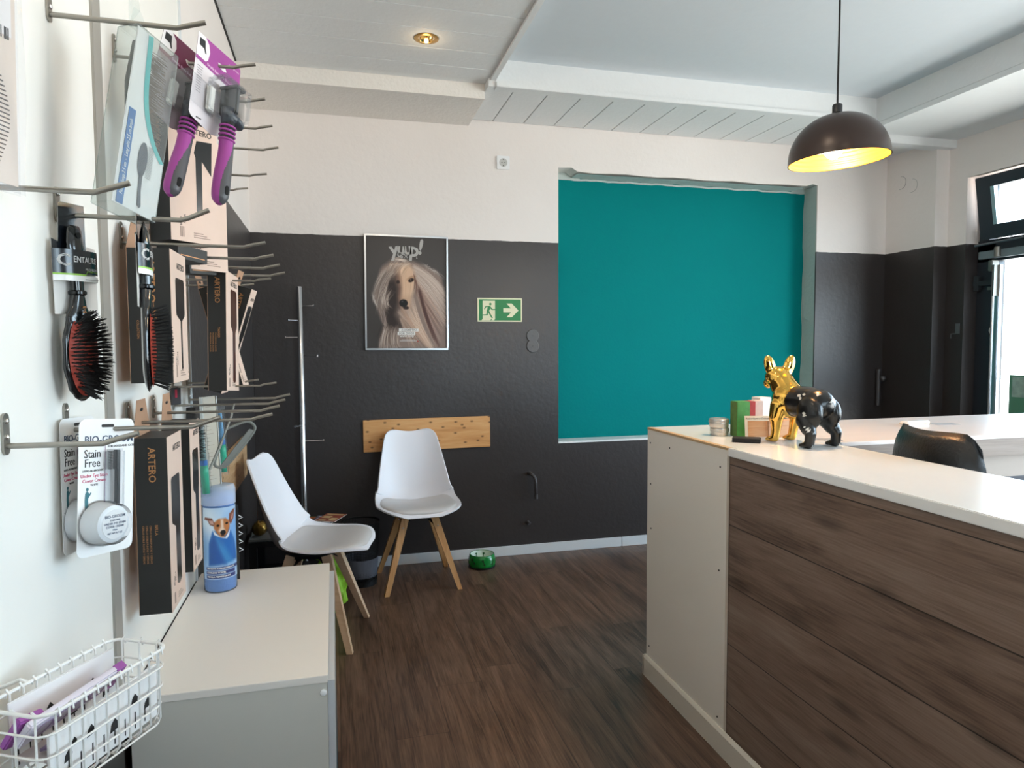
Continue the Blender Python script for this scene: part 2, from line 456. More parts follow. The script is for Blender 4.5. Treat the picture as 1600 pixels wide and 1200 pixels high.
# lintel with a slightly sagging, hand-plastered lower edge
hp = [(ox0, 3.05), (ox0, oz1+0.03), (ox0+0.09, oz1+0.035), (ox0+0.13, oz1+0.012)]
for i in range(1, 15): hp.append((ox0+0.13+(ox1-ox0-0.25)*i/15, oz1+0.010-0.004*math.sin(i*1.7)))
hp += [(ox1-0.09, oz1+0.012), (ox1-0.04, oz1+0.028), (ox1, oz1+0.022), (ox1, 3.05)]
b.prism(hp[::-1], (0, t0, 0), (1,0,0), (0,0,1), (0, 0.135, 0))
struct('wall_back', b, WALL)
TEAL = mat('teal_wall_paint', (0, 122, 122), 0.75, spec=0.08, noise=0.05, nscale=3, bump=0.1, bscale=60)
struct('wall_back_recess', MB().box(ox0-0.05, ox1+0.05, t1, t1+0.05, oz0-0.05, oz1+0.08), TEAL)
REVEAL = mat('pale_grey_green_reveal_paint', (186, 198, 194), 0.75, bump=0.5, bscale=40)
b = MB()
def wob(i, s=1.0): return 0.004*math.sin(i*2.3*s)+0.003*math.sin(i*5.1*s+1)
b.grid(lambda u, v: Vector((ox1-0.009+wob(v*9)*(u), t0-0.001+u*0.136, oz0+v*(oz1+0.02-oz0))), 2, 26)
struct('trim_1', b, REVEAL)
b = MB(); b.box(ox0, ox1, t0-0.002, t1, oz0-0.008, oz0+0.004)
struct('trim_2', b, mat('white_ledge_paint', (225, 230, 230), 0.6, bump=0.3, bscale=50))
b = MB(); b.grid(lambda u, v: Vector((ox0+0.13+u*(ox1-ox0-0.24), t1-0.004-0.0*v-(1-v)*0.13, oz1-0.001+wob(u*14)*0.4)), 40, 2)
struct('trim_3', b, REVEAL)
b = MB()
for i in range(40):
    pass
b.grid(lambda u, v: Vector((ox0+u*(ox1-ox0), t1-0.003, oz1-0.014+wob(u*22)*0.5+v*(0.012+0.045*(u < 0.09 or u > 0.94)))), 50, 2)
struct('trim_4', b, REVEAL)

# left wall
struct('wall_left', MB().box(XL-0.15, XL, YF, BACKY, 0, 3.05), WALL)
# wall behind the camera, with a shop window
b = MB(); b.box(-0.6, 1.9, YF-0.2, YF, 0, 3.05); b.box(3.3, 4.4, YF-0.2, YF, 0, 3.05); b.box(1.9, 3.3, YF-0.2, YF, 0, 0.8); b.box(1.9, 3.3, YF-0.2, YF, 2.5, 3.05)
struct('wall_front', b, WALL)
ANTH = mat('anthracite_frame_aluminium', (44, 50, 58), 0.4, 0.2)
GLASS = clear_mat('window_glass', (240, 247, 250), 0.0, 0.0, 0.12)
def window(name, plane, a0, a1, z0, z1, at, th=0.06, wd=0.06, mull=()):
    """framed window in plane x=at ('X') or y=at ('Y')"""
    f = MB()
    def bx(a, a2, z, z2, t=th):
        if plane == 'X': f.box(at, at+t, a, a2, z, z2)
        else: f.box(a, a2, at-t, at, z, z2)
    bx(a0, a0+wd, z0, z1); bx(a1-wd, a1, z0, z1); bx(a0+wd, a1-wd, z0, z0+wd); bx(a0+wd, a1-wd, z1-wd, z1)
    for q in mull: bx(q-wd/2, q+wd/2, z0+wd, z1-wd)
    o = f.build(name, ANTH); tag(o, kind='structure')
    g = MB()
    if plane == 'X': g.box(at+th*0.45, at+th*0.55, a0+wd, a1-wd, z0+wd, z1-wd)
    else: g.box(a0+wd, a1-wd, at-th*0.55, at-th*0.45, z0+wd, z1-wd)
    g.build('pane', GLASS, o)
    return o
window('window_3', 'Y', 1.9, 3.3, 0.8, 2.5, YF-0.1)

# right wall: pier, set-back, reveal, street side with door and shop window
b = MB()
b.box(3.95, 4.4, 3.80, BACKY, 0, 3.05)                 # pier beside the corner
b.box(4.06, 4.4, 3.66, 3.80, 0, 3.05)                  # set-back strip
b.box(4.06, 4.4, 2.18, 3.66, 2.445, 3.05)              # above the door
b.box(4.06, 4.4, 1.95, 2.18, 0, 3.05)
b.box(4.06, 4.4, -1.3, 1.95, 0, 0.42); b.box(4.06, 4.4, -1.3, 1.95, 2.48, 3.05)
b.box(4.06, 4.4, YF, -1.3, 0, 3.05)
struct('wall_right', b, WALL)
window('window_2', 'X', -1.3, 1.95, 0.42, 2.48, 4.2, mull=(0.3,))

# door with its side post
dx = 4.16
f = MB()
f.box(dx, dx+0.07, 3.53, 3.655, 0, 2.0); f.box(dx, dx+0.07, 2.20, 2.30, 0, 2.0); f.box(dx, dx+0.07, 2.20, 3.655, 1.89, 2.03); f.box(dx, dx+0.07, 2.30, 3.53, 0, 0.12)
door = f.build('door_1', ANTH); tag(door, kind='structure')
MB().box(dx+0.03, dx+0.036, 2.30, 3.53, 0.12, 1.89).build('pane', GLASS, door)
SILVER = mat('brushed_silver_aluminium', (196, 200, 204), 0.28, 0.9)
DARKP = mat('black_plastic', (26, 27, 29), 0.4)
b = MB(); b.box(dx-0.02, dx, 3.475, 3.515, 0.0, 1.86)
b.build('door_edge_profile', SILVER, door)
b = MB(); b.tube([(dx-0.045, 3.50, 0.5), (dx-0.045, 3.50, 1.83)], 0.009, 10)
b.build('pull_bar', SILVER, door)
b = MB(); b.box(dx-0.06, dx, 3.50, 3.53, 1.82, 1.89, bev=0.004); b.box(dx-0.055, dx-0.01, 3.488, 3.498, 1.66, 1.86); b.box(dx-0.06, dx, 3.505, 3.53, 1.70, 1.72)
b.build('lock_block', mat('grey_metal_fitting', (120, 120, 116), 0.4, 0.8), door)
b = MB(); b.box(dx-0.035, dx, 3.50, 3.66, 1.735, 1.765, bev=0.003); b.box(dx-0.04, dx, 3.615, 3.65, 1.70, 1.80, bev=0.004)
b.build('hinge', mat('dark_fitting', (52, 58, 62), 0.45, 0.3), door)
b = MB(); b.box(dx-0.04, dx, 2.6, 3.62, 1.905, 1.955, bev=0.004)
b.build('closer_rail', mat('door_closer_grey', (122, 134, 140), 0.4, 0.3), door)
b = MB(); b.lathe([(0.0, 0), (0.019, 0), (0.019, 0.06), (0, 0.06)], 16, (dx-0.05, 3.475, 1.91))
b.build('closer_pivot', mat('grey_metal_fitting', (120, 120, 116)), door)
b = MB(); b.tube([(4.07, 3.60, 1.99), (4.10, 3.45, 2.0), (4.12, 3.0, 2.02), (4.12, 2.6, 2.03)], 0.008, 8)
b.build('closer_arm', mat('dull_steel', (120, 122, 128), 0.35, 0.9), door)
b = MB(); b.lathe([(0, 0), (0.024, 0), (0.028, -0.006), (0, -0.008)], 20, (dx-0.001, 3.525, 1.44), 'X')
b.build('round_sensor', mat('white_plastic', (232, 233, 234), 0.4), door)
# transom sash tilted inwards
th = R(9)
sash = thing('window_1', None, None, (4.17, 0, 2.035), (0, -th, 0)); tag(sash, kind='structure')
for k in ('label', 'category'):
    if k in sash: del sash[k]
b = MB()
def sb(y0, y1, z0, z1, t=0.055): b.box(-t, 0, y0, y1, z0, z1)
sb(3.50, 3.60, 0, 0.40); sb(2.24, 2.34, 0, 0.40); sb(2.34, 3.50, 0, 0.09); sb(2.34, 3.50, 0.33, 0.40)
b.build('sash_frame', ANTH, sash)
MB().box(-0.032, -0.028, 2.34, 3.50, 0.09, 0.33).build('pane', GLASS, sash)
MB().box(-0.058, -0.03, 3.474, 3.50, 0.09, 0.33).build('glazing_bead', SILVER, sash)
b = MB(); b.box(4.17, 4.24, 3.585, 3.655, 2.03, 2.445); b.box(4.17, 4.24, 2.2, 3.655, 2.40, 2.445); b.box(4.17, 4.24, 2.2, 2.26, 2.03, 2.445)
b.build('frame', ANTH, sash, loc=None)
sash.children[-1].matrix_parent_inverse = Matrix.Identity(4)
fr_ = [c for c in sash.children if c.name.startswith('frame')][0]
fr_.matrix_local = (Matrix.Translation((4.17, 0, 2.035)) @ Euler((0, -th, 0)).to_matrix().to_4x4()).inverted()

# ceilings
ZL, ZP, ZH = 2.79, 2.747, 2.89
b = MB()
y = 3.755
# boarded ceiling on the left: boards run along X, each with a small bevelled joint
w_ = 0.195
while y > YF:
    y2 = max(y-w_, YF)
    b.box(XL+0.006, 0.845, y2+0.0014, y-0.0014, ZL, ZL+0.02, bev=0.0022)
    y = y2
b.box(XL, 0.87, YF, BACKY, ZL+0.012, ZL+0.03)
struct('ceiling', b, WHITE)
b = MB(); x = 0.787
k = 0
while x < 3.33:
    b.box(max(0.836, x+0.0022), x+0.1975-0.0022, 3.70, BACKY-0.002-0.006*(k % 3 == 0), ZP, ZP+0.02, bev=0.0018); x += 0.1975; k += 1
b.box(0.836, 4.4, 3.70, BACKY, ZP+0.014, ZP+0.034)
struct('ceiling_back', b, WHITE)
gap = mat('dark_joint', (60, 60, 60), 0.9)
b = MB(); b.box(0.84, 3.4, 3.705, BACKY-0.002, ZP+0.0095, ZP+0.0135); b.box(XL, XL+0.008, YF, 3.75, ZL-0.004, ZL+0.01)
struct('ceiling_joints', b, gap)
struct('ceiling_middle', MB().box(0.87, 3.33, YF, 3.66, ZH, ZH+0.05), mat('smooth_ceiling_paint', (206, 213, 218), 0.75, noise=0.02, bump=0.08, bscale=30))
struct('ceiling_right', MB().box(3.33, 4.3, YF, BACKY, ZP-0.035, ZP+0.03), WHITE)
b = MB(); b.box(0.845, 0.872, YF, 3.66, ZL-0.012, ZH+0.02); struct('trim_5', b, WHITE)
b = MB(); b.box(0.873, 3.33, 3.645, 3.715, ZP-0.003, ZP+0.022, bev=0.003); b.box(0.873, 3.33, 3.655, 3.72, ZP+0.001, ZH+0.02)
struct('ceiling_beam_back', b, WHITE)
b = MB(); b.box(3.325, 3.42, YF, 3.70, ZP-0.005, ZH+0.02); struct('ceiling_beam_right', b, WHITE)
b = MB(); b.box(XL, 0.833, 3.755, BACKY, 2.71, ZL+0.01); struct('ceiling_box_beam', b, PLASTER)
b = MB(); b.box(3.42, 4.07, 3.75, 3.84, 2.66, 2.72); struct('ceiling_beam_corner', b, WHITE)
struct('trim_6', MB().box(0.8335, 0.8745, 3.6605, 3.7545, ZP+0.0005, ZL+0.0115), WHITE)
struct('added_light_seal_slab', MB().box(-0.6, 4.4, YF-0.2, BACKY+0.13, 3.0, 3.05), WHITE)  # unseen slab added to stop daylight leaking in above the ceilings
# baseboards
BB = mat('white_skirting', (214, 218, 222), 0.5)
b = MB(); b.box(-0.02, 1.86, BACKY-0.014, BACKY, 0, 0.062, bev=0.002); b.box(1.862, 3.95, BACKY-0.014, BACKY, 0, 0.062, bev=0.002)
struct('baseboard_back', b, BB)
# vertical scar strip in the plaster above the recess

# ============================================================ THE COUNTER
WPANEL = mat('white_melamine', (240, 233, 222), 0.35)
WTOP = mat('white_gloss_worktop', (244, 243, 241), 0.2, noise=0.03, nscale=6, spec=0.6)
CHIP = mat('chipboard_edge', (196, 164, 124), 0.8, noise=0.2, nscale=200)
CLAD = wood('grey_brown_plank_cladding', (78, 60, 50), (122, 100, 86), (146, 126, 112), 'YZ', 0.1975, 60.0, rough=0.5, knots=0.5, knot_sc=(0.95, 3.5), fine=0.34, seamdark=0.9, bumps=0.3, off=(0, 3.35, -0.179), streak=7.5)
CT = 1.025
cnt = thing('reception_counter', 'white topped reception counter clad in grey brown planks with a bare white end panel', 'counter', (1.225, 2.52, 0))
def L_(x, y): return (x-1.225, y-2.52)
def cbox(x0, x1, y0, y1, z0, z1, bev=0): return MB().box(x0-1.225, x1-1.225, y0-2.52, y1-2.52, z0, z1, bev=bev)
b = cbox(1.225, 1.243, 1.945, 2.522, 0.0, 1.018)
b.build('end_panel', WPANEL, cnt)
b = cbox(1.2235, 1.2445, 1.945, 2.523, 1.0175, 1.0255); b.build('chipboard_edge', CHIP, cnt)
cbox(1.236, 1.66, 1.945, 2.524, 1.0, CT).build('worktop', WTOP, cnt)
cbox(1.228, 1.62, -0.35, 1.945, 0.998, CT, bev=0.002).build('worktop', WTOP, cnt)
cbox(1.655, 3.95, 1.945, 2.524, 1.011, CT, bev=0.002).build('worktop', mat('pale_birch_worktop', (226, 214, 208), 0.28, noise=0.04, nscale=4, spec=0.5, stretch=(1, 6, 1)), cnt)
cbox(1.236, 1.26, -0.35, 1.9445, 0.0, 0.9975).build('plank_cladding', CLAD, cnt)
b = cbox(1.2355, 1.2365, 1.93, 1.9445, 0.0, 0.9975)
cbox(1.234, 1.262, 1.9445, 1.9475, 0.0, 0.998).build('panel_edge', mat('dark_panel_edge', (84, 66, 54), 0.7), cnt)
b = MB(); b.prism([(0, 0), (0.012, 0), (0.012, 0.075), (0.004, 0.085), (0, 0.085)], (0, -1.0, 0), (-1, 0, 0), (0, 0, 1), (0, 1.01, 0))
b.prism([(0, 0), (0.012, 0), (0.012, 0.075), (0.004, 0.085), (0, 0.085)], (-0.012, 0.003, 0), (0, 1, 0), (0, 0, 1), (0.43, 0, 0))
b.build('plinth', mat('cream_plinth', (222, 214, 200), 0.45), cnt)
cbox(1.26, 1.62, -0.35, 1.90, 0.0, 0.02).build('base', WPANEL, cnt)
cbox(1.60, 1.62, -0.35, 1.90, 0.02, 0.998).build('inner_panel', WPANEL, cnt)
APR = wood('light_grey_brown_board', (92, 76, 66), (124, 106, 94), (144, 126, 114), 'XZ', 0.5, 3.0, seamdark=0, rough=0.5, bumps=0.1)
cbox(1.62, 3.95, 1.948, 1.985, 0.948, 1.0105).build('apron', APR, cnt)
cbox(1.62, 3.95, 1.985, 2.0, 0.86, 0.946).build('apron', mat('pale_board', (168, 152, 140), 0.5, noise=0.05, nscale=8, stretch=(1, 1, 8)), cnt)
cbox(1.62, 3.95, 2.49, 2.51, 0.0, 0.997).build('back_panel', mat('slate_grey_board', (98, 102, 112), 0.6), cnt)
HOLE = mat('screw_hole_black', (18, 16, 15), 0.8)
for py_, pz in ((2.497, 0.965), (2.335, 0.968), (1.985, 0.956), (2.492, 0.80), (1.985, 0.61), (2.487, 0.62), (2.497, 0.13), (1.984, 0.11)):
    b = MB(); b.lathe([(0, 0), (0.0035, 0), (0.0035, -0.0012), (0, -0.0012)], 10, (0.0002, py_-2.52, pz), 'X'); b.build('screw_hole', HOLE, cnt)
for yy in (1.62, 1.87, 1.93):
    b = MB(); b.lathe([(0, 0), (0.004, 0), (0.003, 0.0008), (0, 0.0008)], 10, (1.60-1.225 if yy < 1.9 else 1.25-1.225, yy-2.52, CT)); b.build('screw_cap', SILVER, cnt)

# ---- things on the counter
TIN = mat('brushed_tin', (206, 204, 200), 0.36, 0.85, noise=0.05, nscale=60)
def tin(label, x, y, z, h, r=0.034):
    t = thing('cosmetic_tin', label, 'tin', (x, y, z), group='small tins on the counter')
    b = MB(); b.lathe([(0, 0), (r-0.003, 0), (r-0.0015, 0.002), (r-0.0015, h*0.55), (0, h*0.55)], 36)
    b.build('tin_body', TIN, t, True)
    b = MB(); b.lathe([(r-0.0005, h*0.5), (r+0.0012, h*0.5+0.001), (r+0.0012, h*0.62), (r, h*0.64), (r+0.001, h*0.7), (r, h-0.002), (r-0.003, h), (r-0.006, h-0.001), (0, h-0.001), (0, h*0.56), (r-0.0005, h*0.56)], 36)
    b.build('lid', TIN, t, True)
    return t
tin('low silver screw tin, lower of the two stacked beside the green box', 1.368, 2.225, CT, 0.030, 0.0335)
tin('low silver screw tin, upper of the two stacked beside the green box', 1.366, 2.226, CT+0.0305, 0.032, 0.0358)
def carton(label, x, y, wx, wy, h, rot, colf, cols, letter=None):
    t = thing('soap_carton', label, 'box', (x, y, CT), (0, 0, rot), group='soap cartons standing on the counter')
    MB().box(-wx/2, wx/2, -wy/2, wy/2, 0, h, bev=0.0012).build('carton_body', colf, t)
    MB().box(-wx/2-0.0004, -wx/2, -wy/2+0.001, wy/2-0.001, 0.001, h-0.001).build('side_panel', cols, t)
    return t
GRN = mat('mottled_green_card', (72, 142, 70), 0.55, noise=0.35, nscale=60)
c1 = carton('green marbled soap carton, leftmost of the cartons behind the gold dog', 1.43, 2.19, 0.05, 0.05, 0.127, R(-4), GRN, mat('olive_green_card', (92, 124, 62), 0.55, noise=0.35, nscale=70))
c2 = carton('red marbled soap carton between the green and the pale one', 1.474, 2.206, 0.030, 0.05, 0.125, R(-4), mat('mottled_red_card', (164, 44, 46), 0.55, noise=0.3, nscale=60), mat('mottled_red_card', (164, 44, 46)))
c3 = carton('pale pinkish grey soap carton right of the red one', 1.51, 2.215, 0.034, 0.05, 0.126, R(-4), mat('pale_pink_grey_card', (206, 188, 182), 0.6, noise=0.12, nscale=90), mat('pale_pink_grey_card', (206, 188, 182)))
c4 = carton('white soap carton standing hidden behind the gold dog', 1.556, 2.245, 0.05, 0.05, 0.135, R(2), mat('white_card', (230, 226, 222), 0.6), mat('white_card', (230, 226, 222)))
t = thing('price_sign', 'cream leaning price card with a wood print, in front of the cartons', 'sign', (1.462, 2.128, CT+0.001), (R(-8), 0, R(-14)))
MB().box(-0.045, 0.055, -0.0012, 0.0, 0, 0.077).build('card', mat('cream_card', (226, 212, 192), 0.6), t)
MB().box(-0.034, 0.055, -0.0016, -0.0012, 0.002, 0.059).build('wood_print', wood('orange_wood_print', (176, 116, 72), (204, 146, 98), (214, 164, 120), 'XZ', 0.3, 2, seamdark=0, bumps=0, rough=0.6, grain=6), t)
text('Atelier Gartner Cosmetic', 0.0085, mat('ink_black', (30, 28, 28), 0.7), t, (0.003, -0.0016, 0.067), (1,0,0), (0,0,1), ext=0.0001)
t = thing('wooden_block', 'pale wooden box behind the legs of the gold dog', 'box', (1.56, 2.14, CT), (0, 0, R(-4)))
MB().box(-0.06, 0.05, -0.03, 0.03, 0, 0.06, bev=0.001).build('block', wood('pale_box_wood', (180, 128, 92), (206, 158, 120), (216, 174, 140), 'XZ', 0.3, 2, seamdark=0, bumps=0.05, rough=0.6, grain=5), t)
t = thing('business_card_stack', 'stack of black business cards at the counter edge by the dog', 'cards', (1.362, 2.045, CT), (0, 0, R(-38)))
b = MB()
for k in range(9):
    dx_, dy_ = 0.0012*math.sin(k*2.1), 0.0014*math.sin(k*1.3+1); b.box(-0.0445+dx_, 0.0445+dx_, -0.0275+dy_, 0.0275+dy_, k*0.0017, k*0.0017+0.0015)
b.build('cards', mat('black_card', (24, 22, 23), 0.6), t)
# white key fob / remote on the far counter arm
t = thing('remote_control', 'small white remote lying on the far arm of the counter', 'remote', (2.30, 2.28, CT), (0, 0, R(8)))
MB().box(-0.065, 0.065, -0.02, 0.02, 0, 0.018, bev=0.004).build('remote_body', mat('white_plastic', (232, 233, 234), 0.4), t, True)
MB().box(-0.066, 0.066, -0.021, 0.021, 0.006, 0.008, bev=0.0005).build('seam', mat('brass_trim', (190, 160, 110), 0.4), t)
MB().box(-0.03, 0.02, -0.008, 0.008, 0.018, 0.0188).build('button_pad', mat('light_grey_plastic', (196, 200, 202), 0.4), t)
t = thing('flyer', 'thin grey leaflet lying flat beside the white remote', 'leaflet', (2.44, 2.27, CT), (0, 0, R(-12)))
MB().box(-0.05, 0.05, -0.03, 0.03, 0, 0.001).build('sheet', mat('grey_print_paper', (150, 148, 150), 0.6, noise=0.3, nscale=60), t)
t = thing('leaflet', 'grey flat leaflet on the counter right of the black dog legs', 'leaflet', (1.66, 2.02, CT), (0, 0, R(-30)))
MB().box(-0.05, 0.05, -0.03, 0.03, 0, 0.001).build('sheet', mat('grey_print_paper', (150, 148, 150)), t)

# ---- french bulldog figurine
def blob_mesh(parts, vox=0.0028, smooth=8):
    b = MB()
    for p in parts:
        if p[0] == 'e':
            _, c, r, e = p; b.ball(c, r, 20, 14, Euler(tuple(R(a) for a in e)).to_matrix().to_4x4())
        else:
            _, P, rr = p
            # capped tapered tube with ball ends
            b.tube(P, rr, 14)
            for q, rad in zip(P, rr): b.ball(q, rad, 14, 10)
    me = b.mesh('blob', [], False)
    t = bpy.data.objects.new('tmp', me); COL.objects.link(t)
    md = t.modifiers.new('r', 'REMESH'); md.mode = 'VOXEL'; md.voxel_size = vox; md.use_smooth_shade = True
    ms = t.modifiers.new('s', 'SMOOTH'); ms.factor = 0.6; ms.iterations = smooth
    r = evaluated(t); bpy.data.objects.remove(t); return r
P = []
P += [('e', (0, 0.060, 0.138), (0.054, 0.054, 0.050), (0, 0, 0)), ('e', (0, 0.008, 0.141), (0.056, 0.092, 0.053), (0, 0, 0)),
      ('e', (0, -0.056, 0.142), (0.060, 0.055, 0.062), (0, 0, 0)), ('e', (0, -0.082, 0.125), (0.040, 0.030, 0.046), (0, 0, 0)),
      ('e', (0, 0.106, 0.152), (0.011, 0.012, 0.009), (0, 0, 0)),
      ('t', [(0, -0.062, 0.165), (0, -0.086, 0.196), (0, -0.096, 0.212)], [0.048, 0.043, 0.038])]
HD = Matrix.Translation((0, -0.105, 0.217)) @ Matrix.Rotation(R(-18), 4, 'Z')
def hd(p): return tuple(HD @ Vector(p))
P += [('e', hd((0, 0.0, 0.004)), (0.046, 0.041, 0.036), (0, 0, -18)), ('e', hd((0, -0.028, -0.010)), (0.034, 0.024, 0.024), (0, 0, -18)),
      ('e', hd((0.018, -0.036, -0.020)), (0.017, 0.016, 0.018), (0, 0, -18)), ('e', hd((-0.018, -0.036, -0.020)), (0.017, 0.016, 0.018), (0, 0, -18)),
      ('e', hd((0, -0.049, -0.002)), (0.011, 0.007, 0.007), (0, 0, -18)), ('e', hd((0, -0.034, -0.030)), (0.018, 0.015, 0.009), (0, 0, -18))]
for s in (-1, 1):
    P += [('e', hd((s*0.034, 0.006, 0.040)), (0.0205, 0.011, 0.041), (0, s*17, -18)), ('e', hd((s*0.025, 0.004, 0.024)), (0.019, 0.014, 0.018), (0, s*10, -18)),
          ('e', hd((s*0.020, -0.030, 0.008)), (0.008, 0.006, 0.007), (0, 0, 0))]
    P += [('t', [(s*0.040, -0.060, 0.125), (s*0.046, -0.066, 0.085), (s*0.040, -0.072, 0.045), (s*0.039, -0.078, 0.014)], [0.030, 0.024, 0.016, 0.0145]),
          ('e', (s*0.039, -0.088, 0.010), (0.017, 0.021, 0.0105), (0, 0, 0)),
          ('e', (s*0.040, 0.068, 0.112), (0.028, 0.046, 0.052), (18, 0, 0)),
          ('t', [(s*0.046, 0.056, 0.088), (s*0.052, 0.074, 0.062), (s*0.056, 0.088, 0.046), (s*0.058, 0.084, 0.014)], [0.030, 0.024, 0.0175, 0.0155]),
          ('e', (s*0.058, 0.076, 0.010), (0.017, 0.022, 0.0105), (0, 0, 0))]
    for tq in (-1, 0, 1):
        P += [('e', (s*0.039+tq*0.0095, -0.104, 0.0075), (0.0052, 0.008, 0.0072), (0, 0, 0)), ('e', (s*0.058+tq*0.0095, 0.058, 0.0075), (0.0052, 0.008, 0.0072), (0, 0, 0))]
me = blob_mesh(P, 0.0025, 14)
GOLD = mat('chrome_gold', (240, 188, 92), 0.08, 1.0)
GBLK = mat('glossy_black_lacquer', (9, 9, 10), 0.3, 0.0, spec=0.45, coat=0.15)
GCHIP = mat('bare_plaster_chips', (205, 203, 198), 0.8)
for m_ in (GOLD, GBLK, GCHIP): me.materials.append(m_)
chips = [((-0.047, 0.036, 0.158), 0.0042), ((-0.045, 0.030, 0.163), 0.004), ((-0.041, 0.044, 0.170), 0.0045), ((-0.064, 0.070, 0.108), 0.0055), ((-0.064, 0.060, 0.098), 0.0045), ((-0.028, 0.088, 0.172), 0.004),
         ((-0.068, 0.088, 0.060), 0.005), ((-0.062, 0.108, 0.055), 0.0045), ((-0.070, 0.078, 0.068), 0.003), ((-0.058, 0.10, 0.004), 0.004), ((-0.065, 0.060, 0.003), 0.004), ((-0.052, 0.058, 0.003), 0.003), ((0.060, 0.106, 0.062), 0.005), ((0.0, 0.113, 0.15), 0.004)]
# local +x/-x face: flip so the chips lie on the flank seen from the room
chips = [((-x, y_, z_), r_*1.35) for (x, y_, z_), r_ in chips]
for p in me.polygons:
    c = p.center
    p.material_index = 0 if c.y < -0.026 + 0.10*(c.z-0.13)*(1 if c.z > 0.05 else 0) else 1
    if p.material_index == 1:
        for (q, r_) in chips:
            if (c-Vector(q)).length < r_*(1+0.35*math.sin(c.x*900+c.z*700)): p.material_index = 2; break
zmin = min(v.co.z for v in me.vertices)
for v in me.vertices: v.co.z -= zmin
dog = thing('bulldog_figurine', 'bulldog figurine, gold at the front and chipped black behind, on the counter', 'figurine', (1.507, 1.95, CT), (0, 0, R(190)))
dog.scale = (1.02, 1.0, 1.0)
me.polygons.foreach_set('use_smooth', [True]*len(me.polygons))
link('dog_body', me, dog)

# ============================================================ PENDANT LAMP
LX, LY, LZ = 1.66, 2.0, 2.132
lamp = thing('pendant_lamp', 'dark brown dome pendant lamp with ribbed gold inside, lit, over the counter', 'lamp', (LX, LY, LZ))
LM = mat('dark_brown_enamel', (58, 44, 38), 0.33, 0.2, spec=0.5)
LG = bpy.data.materials.new('ribbed_gold_leaf'); LG.use_nodes = True
n_ = LG.node_tree; bb = n_.nodes['Principled BSDF']; bb.inputs['Base Color'].default_value = srgb((255, 190, 60))+(1,); bb.inputs['Metallic'].default_value = 0.55; bb.inputs['Roughness'].default_value = 0.42
Rd, Hd = 0.160, 0.150
tilt = Matrix.Rotation(R(-8), 4, 'Y')
prof = []
for i in range(19):
    a = R(90*i/18); prof.append((Rd*math.sin(a)**0.92, -Hd*(1-math.cos(a))))
prof[0] = (0, 0)
b = MB(); b.lathe(prof + [(Rd+0.001, -Hd-0.004), (Rd-0.003, -Hd-0.004)], 64)
o = b.build('lamp_shade', LM, lamp, True); o.rotation_euler = (0, R(-3.5), 0)
inn = []
N = 60
for i in range(N+1):
    a = R(8+82*i/N); rip = 0.0016*(1 if (i % 4) < 2 else 0)
    inn.append(((Rd-0.004-rip)*math.sin(a)**0.92, -0.004-(Hd-0.002)*(1-math.cos(a))))
inn.append((Rd-0.003, -Hd-0.004))
b = MB(); b.lathe([(0, inn[0][1])]+inn, 64)
o2 = b.build('shade_lining', LG, lamp, 'all'); o2.rotation_euler = (0, R(-3.5), 0)
o2['label'] = 'ribbed gold lining'
b = MB(); b.lathe([(0, 0.032), (0.014, 0.032), (0.016, 0.028), (0.016, 0.004), (0.011, 0), (0, 0)], 24); b.build('cord_grip', DARKP, lamp, True)
b = MB(); b.tube([(0, 0, 0.03), (0.001, 0, 0.3), (0, 0, ZH-LZ)], 0.0032, 8); b.build('cord', mat('black_fabric_cord', (28, 26, 26), 0.8), lamp)
b = MB(); b.lathe([(0, -0.008), (0.02, -0.008), (0.02, -0.06), (0.014, -0.064), (0, -0.064)], 24); b.build('socket', DARKP, lamp, True)
BULB = mat('lit_bulb', (255, 220, 160), 0.3, emit=(255, 205, 130), estr=60)
b = MB(); b.ball((-0.012, 0, -0.105), (0.033, 0.033, 0.045), 24, 16); b.build('bulb', BULB, lamp, 'all')
l = bpy.data.lights.new('bulb_light', 'POINT'); l.energy = 7; l.color = (1.0, 0.78, 0.50); l.shadow_soft_size = 0.04
lo = bpy.data.objects.new('bulb_light', l); COL.objects.link(lo); lo.location = (LX-0.02, LY, LZ-0.15)
b = MB(); b.lathe([(0, 0), (0.045, 0), (0.045, -0.02), (0.03, -0.03), (0, -0.03)], 28, (0, 0, ZH-LZ)); b.build('ceiling_rose', DARKP, lamp, True)

# recessed ceiling spot
sp = thing('ceiling_spotlight', 'brass rimmed recessed spotlight in the boarded ceiling', 'spotlight', (0.448, 3.27, ZL))
BR = mat('aged_brass', (196, 158, 98), 0.3, 0.9)
b = MB(); b.lathe([(0.058, 0), (0.058, -0.003), (0.050, -0.006), (0.040, -0.005), (0.036, 0.0), (0.034, 0.004)], 40, closed=True); b.build('rim', BR, sp, True)
b = MB(); b.lathe([(0.034, 0.003), (0.026, -0.010), (0.020, -0.004), (0, -0.004), (0, 0.001), (0.034, 0.0035)], 32); b.build('reflector', mat('bright_brass', (236, 190, 110), 0.15, 1.0), sp, True)
b = MB(); b.lathe([(0, -0.022), (0.006, -0.02), (0.009, -0.012), (0.006, -0.004), (0, -0.004)], 20); b.build('bulb', mat('lit_halogen', (255, 210, 140), 0.3, emit=(255, 180, 90), estr=14), sp, 'all')
l = bpy.data.lights.new('spot_light', 'POINT'); l.energy = 0.08; l.color = (1, 0.75, 0.45); l.shadow_soft_size = 0.02
lo = bpy.data.objects.new('spot_light', l); COL.objects.link(lo); lo.location = (0.448, 3.27, ZL-0.05)

